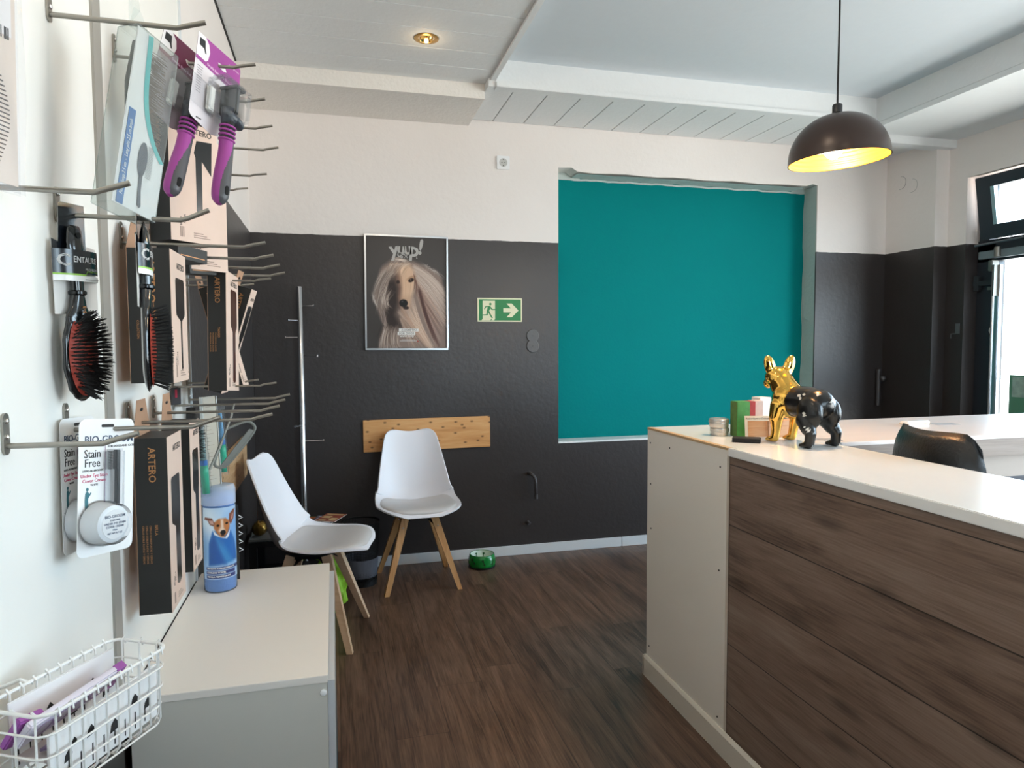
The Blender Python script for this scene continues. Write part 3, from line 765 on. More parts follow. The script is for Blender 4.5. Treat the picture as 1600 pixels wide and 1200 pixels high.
for sx_, sy_ in ((0.448, 1.35), (0.448, -0.6)):  # unseen spotlights added to warm the left wall and display panels
    o = copy_tree(sp); o.location = (sx_, sy_, ZL); o['label'] = 'unseen ceiling spotlight added for warm light above the %s of the display wall' % ('far end' if sy_ > 0 else 'near end')
    l = bpy.data.lights.new('spot_light', 'POINT'); l.energy = 4.0; l.color = (1, 0.84, 0.66); l.shadow_soft_size = 0.04  # warm light of the added unseen spotlights
    lo = bpy.data.objects.new('spot_light', l); COL.objects.link(lo); lo.location = (sx_, sy_, ZL-0.06)

# ============================================================ CHAIRS
def cr(P, n):
    P = np.array(P, float); m_ = len(P)
    t = np.linspace(0, m_-1-1e-9, n); i = t.astype(int); f = (t-i)[:, None]
    g = lambda k: P[np.clip(k, 0, m_-1)]
    p0, p1, p2, p3 = g(i-1), g(i), g(i+1), g(i+2)
    return 0.5*((2*p1)+(-p0+p2)*f+(2*p0-5*p1+4*p2-p3)*f*f+(-p0+3*p1-3*p2+p3)*f**3)
#        y      z     halfw  lift
CH = [(-0.262, 0.428, 0.090, 0.000), (-0.252, 0.442, 0.150, 0.002), (-0.225, 0.452, 0.193, 0.004), (-0.16, 0.450, 0.224, 0.010), (-0.07, 0.436, 0.240, 0.022), (0.02, 0.423, 0.238, 0.045),
      (0.09, 0.420, 0.232, 0.075), (0.145, 0.440, 0.226, 0.100), (0.180, 0.490, 0.218, 0.098), (0.200, 0.56, 0.208, 0.078), (0.222, 0.65, 0.192, 0.055), (0.246, 0.74, 0.174, 0.040),
      (0.264, 0.805, 0.158, 0.030), (0.274, 0.835, 0.135, 0.022), (0.278, 0.846, 0.105, 0.018)]
CC = cr(CH, 61)
CT_ = np.gradient(CC[:, :2], axis=0); CT_ /= np.linalg.norm(CT_, axis=1)[:, None]
def shell(t, s, off=0.0, wsc=1.0):
    k = t*60; i = min(int(k), 59); f = k-i
    y_, z_, hw, lf = CC[i]*(1-f)+CC[i+1]*f; ty, tz = CT_[i]*(1-f)+CT_[i+1]*f
    a = abs(s)**2.4*lf + off
    q_ = max(0, (t-0.82)/0.18); dip = 0.012*q_*q_*(3-2*q_)*math.cos(min(1, abs(s)*1.1)*math.pi/2)**2
    # curled lip at the outer edge of the seat
    return Vector((s*hw*wsc, y_-tz*a, z_+ty*a-dip))
SHW = mat('white_polypropylene', (232, 233, 240), 0.42)
PAD = mat('light_grey_leatherette', (206, 204, 204), 0.5, noise=0.03, nscale=8, bump=0.05, bscale=300)
OAK = wood('pale_beech', (180, 144, 112), (206, 174, 142), (222, 196, 168), 'ZX', 0.5, 4, seamdark=0, rough=0.5, bumps=0.05, grain=1.6)
OAK2 = wood('honey_beech', (160, 112, 66), (190, 142, 92), (206, 162, 112), 'ZX', 0.5, 4, seamdark=0, rough=0.5, bumps=0.05, grain=1.6)
IRON = mat('black_steel_bracket', (20, 20, 22), 0.4, 0.5)
def chair(label, loc, rot, legm):
    t = thing('shell_chair', label, 'chair', loc, (0, 0, rot), 'white shell chairs')
    b = MB(); b.grid(lambda u, v: shell(v, -1+2*u), 29, 61)
    me = b.mesh('shell', SHW, 'all')
    me.materials.clear(); me.materials.append(SHW)
    with_mods('seat_shell', me, [('SOLIDIFY', dict(thickness=0.009, offset=-1.0)), ('BEVEL', dict(width=0.003, segments=2, limit_method='ANGLE', angle_limit=R(50)))], t)
    t.children[-1].data.polygons.foreach_set('use_smooth', [True]*len(t.children[-1].data.polygons))
    def pad(u, v):
        s = -1+2*u; q = 0.055+v*0.45
        e = max(0.0, 1-abs(s)**6)*max(0.0, 1-abs(2*v-1)**7)
        w_ = 0.93*(max(0.0, 1-abs(2*v-1)**3.2)**0.32)
        return shell(q, s*w_, 0.0015+0.020*e**0.5)
    b = MB(); b.grid(pad, 27, 33); b.build('seat_pad', PAD, t, 'all')
    b = MB(); b.box(-0.10, 0.10, -0.10, 0.10, 0.392, 0.406); 
    for sx_ in (-1, 1):
        for sy_ in (-1, 1): b.bar((sx_*0.03, sy_*0.03, 0.398), (sx_*0.105, sy_*0.105, 0.335), 0.030, 0.006, 0.026)
    b.build('leg_bracket', IRON, t)
    for sx_ in (-1, 1):
        for sy_ in (-1, 1):
            b = MB(); b.bar((sx_*0.080, sy_*0.080, 0.402), (sx_*0.203, sy_*0.203, 0.0), 0.042, 0.042, 0.027, up=(0, 1, 0.0))
            me = b.b
            for v in me.verts:
                if v.co.z < 0.02: v.co.z = 0.0
            lg = b.build('leg', legm, t)
            b = MB(); Mx = Matrix.Rotation(R(17)*0, 4, 'Z')
            b.lathe([(0, 0), (0.004, 0), (0.0035, -0.002), (0, -0.0025)], 10, (sx_*0.098, sy_*0.098-0.0205*1 - 0.001, 0.345), 'Y'); b.build('bolt', SILVER, lg)
    return t
chair('white shell chair facing the room in front of the pine board', (0.452, 3.905, 0), R(2), OAK2)
chair('white shell chair seen from the side behind the white cabinet', (-0.105, 3.285, 0), R(77), OAK)

# office chair behind the counter
oc = thing('office_chair', 'black leather office chair behind the reception counter', 'chair', (1.91, 1.63, 0), (0, 0, R(79)))
LEA = mat('black_leather', (16, 17, 19), 0.38, bump=0.2, bscale=120, spec=0.5)
def bk(u, v, d):
    s = -1+2*u; z = 0.60+v*0.50
    w_ = 0.235*(0.80+0.20*math.sin(math.pi*min(1, v*0.8+0.25)))*(1-max(0, v-0.90)*0.6)
    ztop = -0.02*abs(s)**4*(v > 0.5) + 0.015*(1-s*s)*0*(v) - 0.035*max(0, 1-s*s)*0
    return Vector((s*w_, -0.0 + 0.05*s*s*-1 + d*(1-abs(s)**6)*(1-abs(2*v-1)**8), z+0.018*abs(s)**2*(v)-0.035*max(0,abs(s)-0.85)/0.15*v+ztop))
b = MB(); b.grid(lambda u, v: bk(u, v, -0.028), 21, 21); b.grid(lambda u, v: bk(u, v, 0.028), 21, 21)
bmesh.ops.remove_doubles(b.b, verts=b.b.verts, dist=0.0008)
o = b.build('backrest', LEA, oc, 'all'); o.location = (0, 0.20, 0)
b = MB(); b.box(-0.23, 0.23, -0.22, 0.20, 0.45, 0.53, bev=0.03); b.build('seat', LEA, oc, True)
b = MB(); b.bar((0, 0.05, 0.43), (0, 0.255, 0.50), 0.06, 0.02); b.bar((0, 0.255, 0.50), (0, 0.25, 0.75), 0.06, 0.02); b.build('back_bracket', DARKP, oc)
b = MB(); b.lathe([(0, 0.45), (0.03, 0.45), (0.03, 0.2), (0.045, 0.18), (0.045, 0.09), (0, 0.09)], 20); b.build('gas_column', DARKP, oc, True)
for k in range(5):
    a = R(72*k+18); b = MB(); b.bar((0, 0, 0.13), (0.28*math.cos(a), 0.28*math.sin(a), 0.075), 0.05, 0.03, 0.03); lg = b.build('leg', DARKP, oc)
    b = MB(); b.lathe([(0, -0.02), (0.028, -0.02), (0.028, 0.02), (0, 0.02)], 16, (0.285*math.cos(a), 0.285*math.sin(a), 0.028), 'X'); b.build('castor', DARKP, lg)

# ============================================================ THINGS ON THE BACK WALL
BY = BACKY
# framed poster
po = thing('framed_poster', 'silver framed poster of a long haired hound under white lettering', 'poster', (0.441, BY-0.012, 1.678), (0, R(0.3), 0))
pw, ph = 0.504, 0.692
b = MB()
for x0, x1, z0, z1 in ((-pw/2, pw/2, ph/2-0.010, ph/2), (-pw/2, pw/2, -ph/2, -ph/2+0.010), (-pw/2, -pw/2+0.010, -ph/2+0.01, ph/2-0.01), (pw/2-0.010, pw/2, -ph/2+0.01, ph/2-0.01)):
    b.box(x0, x1, -0.014, 0.012, z0, z1, bev=0.002)
b.build('frame', SILVER, po)
pic = Pic(250, 350, (66, 62, 60))
pic.ell(0.45, 0.25, 0.75, 0.35, (84, 80, 78), 0.6, 1.2)
D1, D2, L1, L2, WRM = (40, 32, 30), (70, 58, 54), (176, 158, 146), (205, 192, 180), (190, 158, 134)
F = lambda x, y: ((x-180)/712., (y-105)/1000.)
def FP(*q): return [F(q[i], q[i+1]) for i in range(0, len(q), 2)]
pic.poly(FP(390,320, 320,375, 300,410, 268,545, 240,650, 275,745, 300,830, 328,900, 292,1000, 285,1110, 892,1110, 885,800, 872,600, 850,470, 800,400, 700,362, 600,322, 480,308), (128, 112, 104), 1, 0.02)
pic.poly(FP(360,480, 440,470, 470,560, 470,690, 440,800, 500,905, 350,1000, 300,1000, 340,880, 330,760, 300,700, 340,600), D1, 0.85, 0.05)
R_ = random.Random(3)
def hair(n, a, b_, c, cols, wd, al, jit=0.02):
    for _ in range(n):
        f = R_.random()
        def mixp(P): return (P[0][0]*(1-f)+P[1][0]*f + R_.gauss(0, jit), P[0][1]*(1-f)+P[1][1]*f + R_.gauss(0, jit))
        pic.stroke([mixp(a), mixp(b_), mixp(c)], wd, R_.choice(cols), al)
# left mane
hair(90, FP(470,330, 400,430), FP(280,420, 330,560), FP(245,640, 330,720), [L1, L2, (150,134,126), D2], 0.008, 0.75)
hair(60, FP(330,560, 400,600), FP(270,640, 330,700), FP(290,760, 380,740), [L1, (140,124,116), L2, D2], 0.007, 0.7)
hair(45, FP(300,700, 340,760), FP(330,790, 350,860), FP(320,880, 350,900), [(140,128,122), L1, D2], 0.006, 0.6)
hair(80, FP(340,900, 470,930), FP(300,980, 420,1030), FP(285,1105, 470,1105), [L1, (150,130,118), D2, L2], 0.008, 0.7)
# right mane, long sweep
hair(200, FP(590,345, 640,520), FP(760,420, 720,620), FP(870,560, 880,900), [L1, L2, (196,180,168), (150,128,118)], 0.009, 0.75, 0.012)
hair(120, FP(620,480, 640,640), FP(720,620, 700,860), FP(885,800, 800,1105), [WRM, L1, (140,112,104), (96,74,68)], 0.009, 0.7, 0.012)
hair(40, FP(640,560, 660,600), FP(670,760, 700,800), FP(760,1000, 840,1105), [(70,50,46), (96,70,64)], 0.012, 0.6, 0.01)
hair(120, FP(450,780, 600,640), FP(560,900, 640,880), FP(700,1080, 770,1105), [WRM, L2, (206,180,160), (150,118,100)], 0.009, 0.7, 0.012)
hair(60, FP(470,830, 520,860), FP(500,940, 600,960), FP(560,1100, 720,1105), [L1, (110,90,80), WRM], 0.008, 0.7, 0.01)
# flyaway hair
hair(40, FP(640,345, 800,420), FP(720,340, 850,420), FP(700,370, 880,480), [(170,160,152), (120,110,104)], 0.004, 0.9, 0.012)
hair(30, FP(400,320, 480,310), FP(430,290, 500,300), FP(520,320, 560,330), [L1, L2], 0.004, 0.9, 0.01)
hair(24, FP(240,600, 260,700), FP(225,620, 250,700), FP(235,680, 280,740), [(170,160,152)], 0.004, 0.8, 0.008)
# face
pic.poly(FP(455,410, 500,350, 560,345, 600,400, 612,470, 604,560, 578,650, 560,720, 520,752, 480,720, 470,640, 478,560, 455,480), (196, 166, 142), 1, 0.025)
pic.poly(FP(440,400, 478,440, 484,560, 478,640, 474,720, 456,640, 462,560, 440,480), (96, 72, 62), 0.85, 0.04)
hair(70, FP(480,380, 590,400), FP(500,480, 590,520), FP(500,640, 560,660), [(220,190,164), (176,142,116), (206,178,150), (160,128,106)], 0.004, 0.6, 0.008)
hair(90, FP(400,350, 580,345), FP(370,330, 540,330), FP(360,450, 440,450), [(206,180,158), L2, (150,126,110), (120,98,86)], 0.0035, 0.9, 0.010)
hair(40, FP(470,345, 590,350), FP(440,400, 520,380), FP(470,470, 500,440), [(214,188,164), (150,122,102)], 0.0035, 0.8, 0.008)
pic.ell(*F(574, 470), 0.052, 0.016, (150, 116, 92), 0.7, 0.8, -0.3)
pic.ell(*F(574, 490), 0.036, 0.017, (34, 22, 18), 0.95, 0.5, -0.25); pic.ell(*F(570, 486), 0.008, 0.005, (150, 130, 116), 0.8)
pic.ell(*F(458, 508), 0.020, 0.016, (34, 24, 22), 0.75, 0.7)
hair(26, FP(596,430, 616,500), FP(612,470, 640,560), FP(596,560, 624,640), [(96,70,62), (120,92,80)], 0.004, 0.8, 0.006)
pic.poly(FP(478,650, 560,640, 552,720, 500,740), (150, 120, 100), 0.5, 0.04)
pic.ell(*F(505, 697), 0.052, 0.034, (16, 13, 14), 1, 0.25); pic.ell(*F(526, 738), 0.036, 0.015, (26, 18, 18), 0.85, 0.5)
pic.ell(*F(495, 682), 0.014, 0.007, (90, 88, 92), 0.7, 0.8)
# fine strands over everything
hair(260, FP(600,345, 640,520), FP(760,420, 720,640), FP(880,560, 885,1000), [(226,212,200), (118,98,90), (90,70,64), L2], 0.0026, 0.9, 0.014)
hair(150, FP(450,800, 600,680), FP(560,920, 640,900), FP(700,1090, 790,1105), [(222,198,176), (112,86,76), (150,118,100)], 0.0026, 0.9, 0.014)
hair(120, FP(440,350, 400,430), FP(270,420, 310,580), FP(240,640, 320,760), [(206,194,184), (90,76,70), (60,50,46)], 0.0026, 0.9, 0.014)
hair(100, FP(330,880, 470,930), FP(290,980, 420,1040), FP(285,1105, 480,1105), [(200,184,170), (90,74,66)], 0.0026, 0.9, 0.012)
pic.a = np.clip((pic.a-0.30)*1.18+0.285, 0.03, 1)
PRT = vcol_mat('poster_print', 0.45, 0.3)
printed('picture', pic, lambda u, v: (-pw/2+0.009+u*(pw-0.018), -0.004, ph/2-0.009-v*(ph-0.018)), PRT, po)
LET = mat('pale_grey_lettering', (176, 172, 168), 0.6)
LETW = mat('white_lettering', (226, 224, 220), 0.6)
def pz_(x, y): u, v = F(x, y); return (-pw/2+0.009+u*(pw-0.018), -0.0048, ph/2-0.009-v*(ph-0.018))
for ch, x, y, s_, rt in (('y', 425, 222, 0.115, 8), ('u', 488, 215, 0.10, -4), ('u', 545, 212, 0.10, 5), ('p', 604, 222, 0.118, -6), ('!', 660, 198, 0.125, -10)):
    a = R(rt); text(ch, s_, LET, po, pz_(x, y), (math.cos(a), 0, math.sin(a)), (-math.sin(a), 0, math.cos(a)), bold=0.028, name='lettering', ext=0.0004)
b = MB()
for x, y, r_ in ((472, 266, .0125), (492, 284, .008), (512, 262, .006), (530, 272, .007), (548, 262, .004), (540, 288, .004), (562, 278, .003), (518, 290, .003), (625, 290, .004)):
    b.lathe([(r_, 0), (r_, -0.0004), (r_*0.5, -0.0004), (r_*0.5, 0)], 16, pz_(x, y), 'Y', closed=True)
b.build('bubbles', LET, po)
SH = mat('dark_poster_ink', (60, 52, 50), 0.6)  # dark printed ink of the caption letters
def strip(x0, y0, x1, y1, mt, nm): p, q = pz_(x0, y0), pz_(x1, y1); MB().box(p[0], q[0], -0.0046, -0.0042, q[2], p[2]).build(nm, mt, po)
strip(462, 925, 636, 952, LETW, 'caption_band'); strip(450, 956, 608, 984, LETW, 'caption_band')
text('COSMETICS', 0.0185, SH, po, pz_(556, 939), (1,0,0.03), (0,0,1), bold=0.005); text('FOR DOGS', 0.0185, SH, po, pz_(530, 970), (1,0,0.03), (0,0,1), bold=0.005)
text('www.yuup', 0.020, LETW, po, pz_(532, 993), (1,0,0.03), (0,0,1), bold=0.01)
strip(486, 1026, 604, 1028, LETW, 'caption_line')
strip(468, 1036, 622, 1039, LETW, 'caption_line')
b = MB(); b.lathe([(0, 0), (0.004, 0), (0, -0.0004)], 10, pz_(630, 1040), 'Y'); b.build('red_dot', mat('signal_red', (170, 40, 36), 0.5), po)

# emergency exit sign
ex = thing('exit_sign', 'green emergency exit sign with running figure and arrow to the right', 'sign', (1.025, BY-0.004, 1.5805))
EG = mat('exit_green', (18, 122, 62), 0.5); EC = mat('photoluminescent_cream', (222, 218, 184), 0.5)
MB().box(-0.145, 0.145, -0.002, 0.004, -0.0745, 0.0745, bev=0.001).build('plate', EC, ex)
def S(x, y): return (-0.145+(x-78)/822*0.29, 0.0745-(y-68)/438*0.149)
def layer(pts, mt, nm, d, px=True):
    MB().prism([S(*p) for p in pts], (0, -d, 0), (1, 0, 0), (0, 0, 1), (0, -0.0003, 0)).build(nm, mt, ex)
layer([(104, 92), (876, 92), (876, 482), (104, 482)], EG, 'green_field', 0.0020)
layer([(172, 118), (398, 118), (398, 455), (380, 478), (150, 480), (170, 455)], EC, 'doorway', 0.0024)
layer([(551, 253), (690, 253), (612, 167), (708, 167), (832, 294), (708, 420), (610, 420), (692, 332), (551, 332)], EC, 'arrow', 0.0024)
head = [(312+22*math.cos(a*math.pi/6), 180+24*math.sin(a*math.pi/6)) for a in range(12)]
b = MB()
for pts in (head, [(236, 214), (300, 214), (318, 226), (352, 272), (398, 270), (398, 290), (346, 292), (312, 262), (290, 305), (306, 340), (356, 432), (338, 444), (270, 330), (262, 388), (160, 390), (150, 374), (238, 370), (250, 290), (264, 234), (236, 234), (210, 280), (196, 272), (222, 222)], [(308, 476), (346, 446), (340, 470), (322, 480)]):
    b.prism([S(*p) for p in pts], (0, -0.0028, 0), (1, 0, 0), (0, 0, 1), (0, -0.0003, 0))
b.build('running_figure', EG, ex)

# socket
so = thing('wall_socket', 'white square wall socket high on the back wall', 'socket', (1.051, BY-0.001, 2.498))
PW = mat('white_plastic', (232, 233, 234), 0.4)
b = MB(); b.prism(rrect(-0.041, 0.041, -0.041, 0.041, 0.006), (0, -0.009, 0), (1,0,0), (0,0,1), (0, 0.010, 0)); b.build('frame', PW, so)
b = MB(); b.lathe([(0.026, -0.0095), (0.0225, -0.0098), (0.021, -0.0096), (0, -0.0096)], 32, axis='Y'); b.build('well', mat('socket_grey', (190, 190, 186), 0.5), so, True)
b = MB()
for s in (-1, 1):
    b.lathe([(0, -0.002), (0.0028, -0.002), (0.0028, 0), (0, 0)], 12, (s*0.0095, -0.0082, 0), 'Y'); b.box(-0.003, 0.003, -0.0104, -0.0096, s*0.0195-0.003, s*0.0195+0.003)
b.build('contacts', DARKP, so)

# two blank round covers, painted over
for i, (zz, lb) in enumerate(((1.418, 'upper of two round blank covers painted charcoal on the wall'), (1.352, 'lower of two round blank covers painted charcoal on the wall'))):
    t = thing('blanking_cover', lb, 'cover', (1.241, BY-0.0005, zz), group='round blank covers')
    CV = mat('charcoal_cover_paint', (82, 80, 80), 0.45, bump=0.1)
    b = MB(); b.lathe([(0.041, 0), (0.041, -0.005), (0.039, -0.007), (0, -0.0075)], 40, axis='Y'); b.build('disc', CV, t, True)
    b = MB(); b.lathe([(0.0028, 0), (0.0025, -0.0012), (0, -0.0012)], 10, (0, -0.0075, 0), 'Y'); b.build('screw', DARKP, t)
# bent pipe and stub
t = thing('bent_pipe', 'short bent pipe stub painted charcoal, sticking out of the wall', 'pipe', (1.212, BY, 0.525))
b = MB(); b.tube([(0, 0.01, 0), (0.004, -0.03, 0.003), (0.014, -0.05, 0), (0.026, -0.055, -0.018), (0.031, -0.056, -0.05), (0.033, -0.056, -0.15)], 0.0105, 14); b.build('pipe', mat('charcoal_pipe_paint', (70, 68, 70), 0.4), t, 'all')
b = MB(); b.lathe([(0.0118, 0), (0.0118, -0.03), (0.008, -0.03), (0.008, 0)], 16, (0.033, -0.056, -0.125), closed=True); b.build('pipe_end', mat('charcoal_pipe_paint', (70, 68, 70)), t, True)
t = thing('pipe_stub', 'small cut off pipe stub low on the charcoal wall', 'pipe', (1.206, BY, 0.207))
b = MB(); b.tube([(0, 0.01, 0), (0, -0.025, 0), (0.002, -0.032, -0.004)], 0.011, 12); b.build('stub', mat('charcoal_pipe_paint', (70, 68, 70)), t, True)

# pine board behind the chair, and one on the left wall
PINE = wood('knotty_pine', (186, 124, 66), (212, 154, 94), (222, 172, 116), 'XZ', 0.4, 3, seamdark=0, rough=0.5, knots=0.9, knot_sc=(5.5, 9.5), grain=1.5, bumps=0.05)
t = thing('pine_board', 'knotty pine board on the charcoal wall behind the front facing chair', 'board', (0.56, BY-0.010, 0.812), (0, R(-0.25), 0))
MB().box(-0.393, 0.393, -0.010, 0.009, -0.0975, 0.0975, bev=0.0015).build('board', PINE, t)
PINE2 = wood('knotty_pine_side', (150, 110, 72), (184, 146, 106), (200, 166, 126), 'YZ', 0.4, 3, seamdark=0, rough=0.5, knots=0.7, knot_sc=(5.5, 9.5), grain=1.5, bumps=0.05)
t = thing('wall_board', 'pine board on the left wall behind the side facing chair', 'board', (-0.439, 3.25, 0.812))
MB().box(-0.010, 0.010, -0.39, 0.39, -0.0975, 0.0975, bev=0.0015).build('board', PINE2, t)

# coat rack
t = thing('coat_rack', 'chrome pole coat rack with short pegs in the left corner', 'coat rack', (-0.1805, 4.125, 0))
CHR = mat('polished_chrome', (206, 206, 208), 0.14, 1.0)
b = MB(); b.lathe([(0, 0), (0.017, 0), (0.017, 1.69), (0.015, 1.693), (0, 1.693)], 24, (0, 0, 0.006)); b.build('pole', CHR, t, True)
b = MB(); b.lathe([(0, 0), (0.08, 0), (0.08, 0.006), (0.03, 0.012), (0, 0.012)], 40); b.build('base', CHR, t, True)
for z_, a, ln in ((1.588, -20, 0.085), (1.506, 215, 0.08), (1.408, 175, 0.085), (1.302, -35, 0.115), (0.90, 240, 0.075), (0.808, 0, 0.12)):
    d = Vector((math.cos(R(a)), math.sin(R(a)), 0)); b = MB()
    b.tube([d*0.012+Vector((0,0,z_)), d*(ln-0.006)+Vector((0,0,z_))], 0.0032, 8)
    b.tube([d*(ln-0.006)+Vector((0,0,z_)), d*ln+Vector((0,0,z_))], 0.0075, 12); b.build('peg', CHR, t, True)

# ============================================================ CORNER THINGS
BLK = mat('black_laminate', (22, 23, 25), 0.35)
t = thing('side_table', 'low black table in the corner behind the side facing chair', 'table', (-0.195, 3.86, 0))
MB().box(-0.235, 0.205, -0.255, 0.17, 0.345, 0.372, bev=0.002).build('tabletop', BLK, t)
for sx_ in (-0.215, 0.185):
    for sy_ in (-0.235, 0.15): MB().box(sx_-0.018, sx_+0.018, sy_-0.018, sy_+0.018, 0, 0.345).build('leg', BLK, t)
MB().box(-0.22, 0.19, -0.24, 0.155, 0.12, 0.135).build('shelf', BLK, t)
# magazines
cols = [((170, 60, 50), (220, 190, 60)), ((120, 140, 60), (200, 90, 50)), ((190, 110, 60), (90, 60, 50)), ((70, 80, 120), (220, 220, 225)), ((160, 70, 50), (230, 200, 150))]
spots = [(-0.19, 3.93, 12, 'red and yellow magazine, leftmost of the fan on the low black table'), (-0.14, 3.955, -10, 'green and orange magazine near the pole on the low black table'), (-0.105, 3.90, 6, 'brown and orange magazine in the middle of the fan on the black table'),
         (-0.065, 3.92, -14, 'blue and white magazine right of the middle of the fan on the black table'), (-0.03, 3.94, -24, 'red framed magazine at the right end of the fan on the black table')]
for i, ((ca, cb_), (x, y, a, lb)) in enumerate(zip(cols, spots)):
    t = thing('magazine', lb, 'magazine', (x, y, 0.3725+i*0.0045), (0, 0, R(a)), 'magazines fanned on the low table')
    ma, mb_ = mat('magazine_ink_%d' % i, ca, 0.35, noise=0.35, nscale=30), mat('magazine_accent_%d' % i, cb_, 0.35, noise=0.2, nscale=60)
    MB().box(-0.06, 0.06, -0.085, 0.085, 0, 0.004).build('pages', mat('magazine_paper', (220, 218, 212), 0.6), t)
    b = MB(); b.box(-0.06, 0.06, -0.085, 0.085, 0.004, 0.0043); b.build('cover', ma, t)
    b = MB()
    for (x0, x1, y0, y1) in ((-0.05, 0.05, 0.05, 0.075), (-0.05, 0.0, -0.02, 0.03), (0.01, 0.05, -0.07, -0.01), (-0.045, -0.005, -0.075, -0.05)): b.box(x0, x1, y0, y1, 0.0043, 0.0045)
    b.build('cover_blocks', mb_, t)
# gold ornament on the table
t = thing('gold_ornament', 'round crinkled gold ornament on a grey tray on the low black table', 'ornament', (-0.385, 3.70, 0.383))
b = MB(); b.ball((0, 0, 0.038), (0.038, 0.038, 0.040), 24, 16)
for v in b.b.verts: v.co *= 1+0.05*math.sin(v.co.x*260)*math.sin(v.co.z*230)
b.build('ornament', mat('antique_gold', (140, 110, 54), 0.3, 0.9), t, 'all')
t = thing('slate_tray', 'grey tray under the gold ornament on the low black table', 'tray', (-0.375, 3.71, 0.3722))
b = MB(); b.box(-0.055, 0.10, -0.09, 0.08, 0, 0.004); b.box(-0.055, 0.10, -0.09, -0.085, 0.004, 0.0105); b.box(-0.055, -0.05, -0.085, 0.08, 0.004, 0.0105); b.build('tray', mat('grey_tray', (112, 110, 106), 0.5), t)
# green bag
t = thing('green_bag', 'crumpled lime green cloth bag hanging down beside the low black table', 'bag', (-0.035, 3.53, 0.0))
b = MB(); bmesh.ops.create_icosphere(b.b, subdivisions=4, radius=1.0)
for v in b.b.verts:
    n = v.co.normalized(); q = 1+0.16*math.sin(n.x*7+n.z*5)+0.11*math.sin(n.y*13+n.z*9)+0.07*math.sin(n.x*21-n.z*17)
    v.co = Vector((n.x*0.085*q, n.y*0.05*q, 0.165+n.z*0.165*(1+0.05*math.sin(n.x*9))))
    if v.co.z < 0.002: v.co.z = 0.002
LIME = mat('lime_green_cloth', (142, 196, 48), 0.55, noise=0.15, nscale=20, bump=0.3, bscale=60)
b.build('bag_body', LIME, t, 'all')
b = MB(); b.tube([(-0.02, 0, 0.31), (0.0, -0.01, 0.37), (0.035, 0, 0.345), (0.045, 0, 0.30)], [0.010, 0.014, 0.012, 0.009], 8); b.build('handle', LIME, t, 'all')
b = MB(); b.tube([(-0.16, 0.01, 0.29), (-0.10, 0.0, 0.325), (-0.04, 0, 0.30)], [0.02, 0.03, 0.025], 8); b.build('fold', LIME, t, 'all')

# wastebasket: wire mesh
t = thing('waste_bin', 'black wire mesh waste basket between the chairs', 'bin', (0.134, 3.945, 0))
MESHM = mat('black_wire_mesh', (16, 17, 20), 0.45, 0.3)
b = MB(); b.lathe([(0.102, 0.352), (0.106, 0.352), (0.106, 0.362), (0.102, 0.362)], 40, closed=True); b.build('rim', MESHM, t, True)
b = MB(); b.lathe([(0, 0), (0.086, 0), (0.086, 0.03), (0.082, 0.03), (0.082, 0.003), (0, 0.003)], 40); b.build('base', MESHM, t, True)
b = MB()
for k in range(72):
    a = 2*math.pi*k/72; c_, s_ = math.cos(a), math.sin(a)
    b.tube([(0.085*c_, 0.085*s_, 0.012), (0.104*c_, 0.104*s_, 0.355)], 0.0011, 4, cap=False)
for k in range(34):
    z_ = 0.035+k*0.0094; r_ = 0.085+0.019*(z_-0.012)/0.343
    b.tube([(r_*math.cos(q*math.pi/20), r_*math.sin(q*math.pi/20), z_) for q in range(40)], 0.0010, 4, closed=True)
b.build('wire_mesh', MESHM, t)
b = MB(); b.lathe([(0.0875, 0.05), (0.0955, 0.155), (0.0935, 0.155), (0.0855, 0.05)], 40, closed=True); b.build('bin_liner', mat('grey_translucent_liner', (92, 96, 108), 0.5, noise=0.25, nscale=90, stretch=(1, 1, 0.1)), t, True)

# dog bowl
t = thing('dog_bowl', 'green dog bowl with black bone prints on the floor by the wall', 'bowl', (0.862, 4.055, 0))
b = MB(); b.lathe([(0.062, 0.0), (0.080, 0.006), (0.085, 0.03), (0.083, 0.055), (0.076, 0.078), (0.073, 0.082), (0.070, 0.080)], 48); b.build('bowl_outside', mat('glossy_green_plastic', (10, 128, 52), 0.2, spec=0.6), t, 'all')
b = MB(); b.lathe([(0.070, 0.080), (0.066, 0.070), (0.058, 0.03), (0.05, 0.018), (0, 0.016)], 48); b.build('bowl_inside', mat('pale_mint_inside', (206, 226, 214), 0.4), t, 'all')
b = MB(); b.lathe([(0.0, 0.001), (0.062, 0.0), (0.082, 0.0), (0.084, 0.010), (0.080, 0.011)], 48); b.build('rubber_foot', DARKP, t, True)
BONE = mat('black_print', (14, 22, 16), 0.5)
for az, zz, inside, rt in ((-95, 0.045, False, 20), (-50, 0.042, False, -30), (-140, 0.05, False, 40), (70, 0.05, True, 10), (110, 0.052, True, -15)):
    a = R(az); r_ = (0.0855 if not inside else 0.0605); n = Vector((math.cos(a), math.sin(a), 0)); tdir = Vector((-math.sin(a), math.cos(a), 0))
    b = MB(); q = R(90+rt); U = tdir*math.cos(q)+Vector((0,0,1))*math.sin(q); V = -tdir*math.sin(q)+Vector((0,0,1))*math.cos(q); O = n*r_+Vector((0,0,zz))
    if inside: O = n*0.0600+Vector((0,0,zz))
    dd = n*(0.0006 if not inside else -0.0006)
    b.prism([(-0.013, -0.0022), (0.013, -0.0022), (0.013, 0.0022), (-0.013, 0.0022)], O, U, V, dd)
    for e_ in (-1, 1):
        for f_ in (-1, 1): b.prism([(e_*0.014+0.0038*math.cos(k*math.pi/4), f_*0.003+0.0038*math.sin(k*math.pi/4)) for k in range(8)], O, U, V, dd)
    b.build('bone_print', BONE if not inside else mat('green_print', (10, 90, 44), 0.5), t)

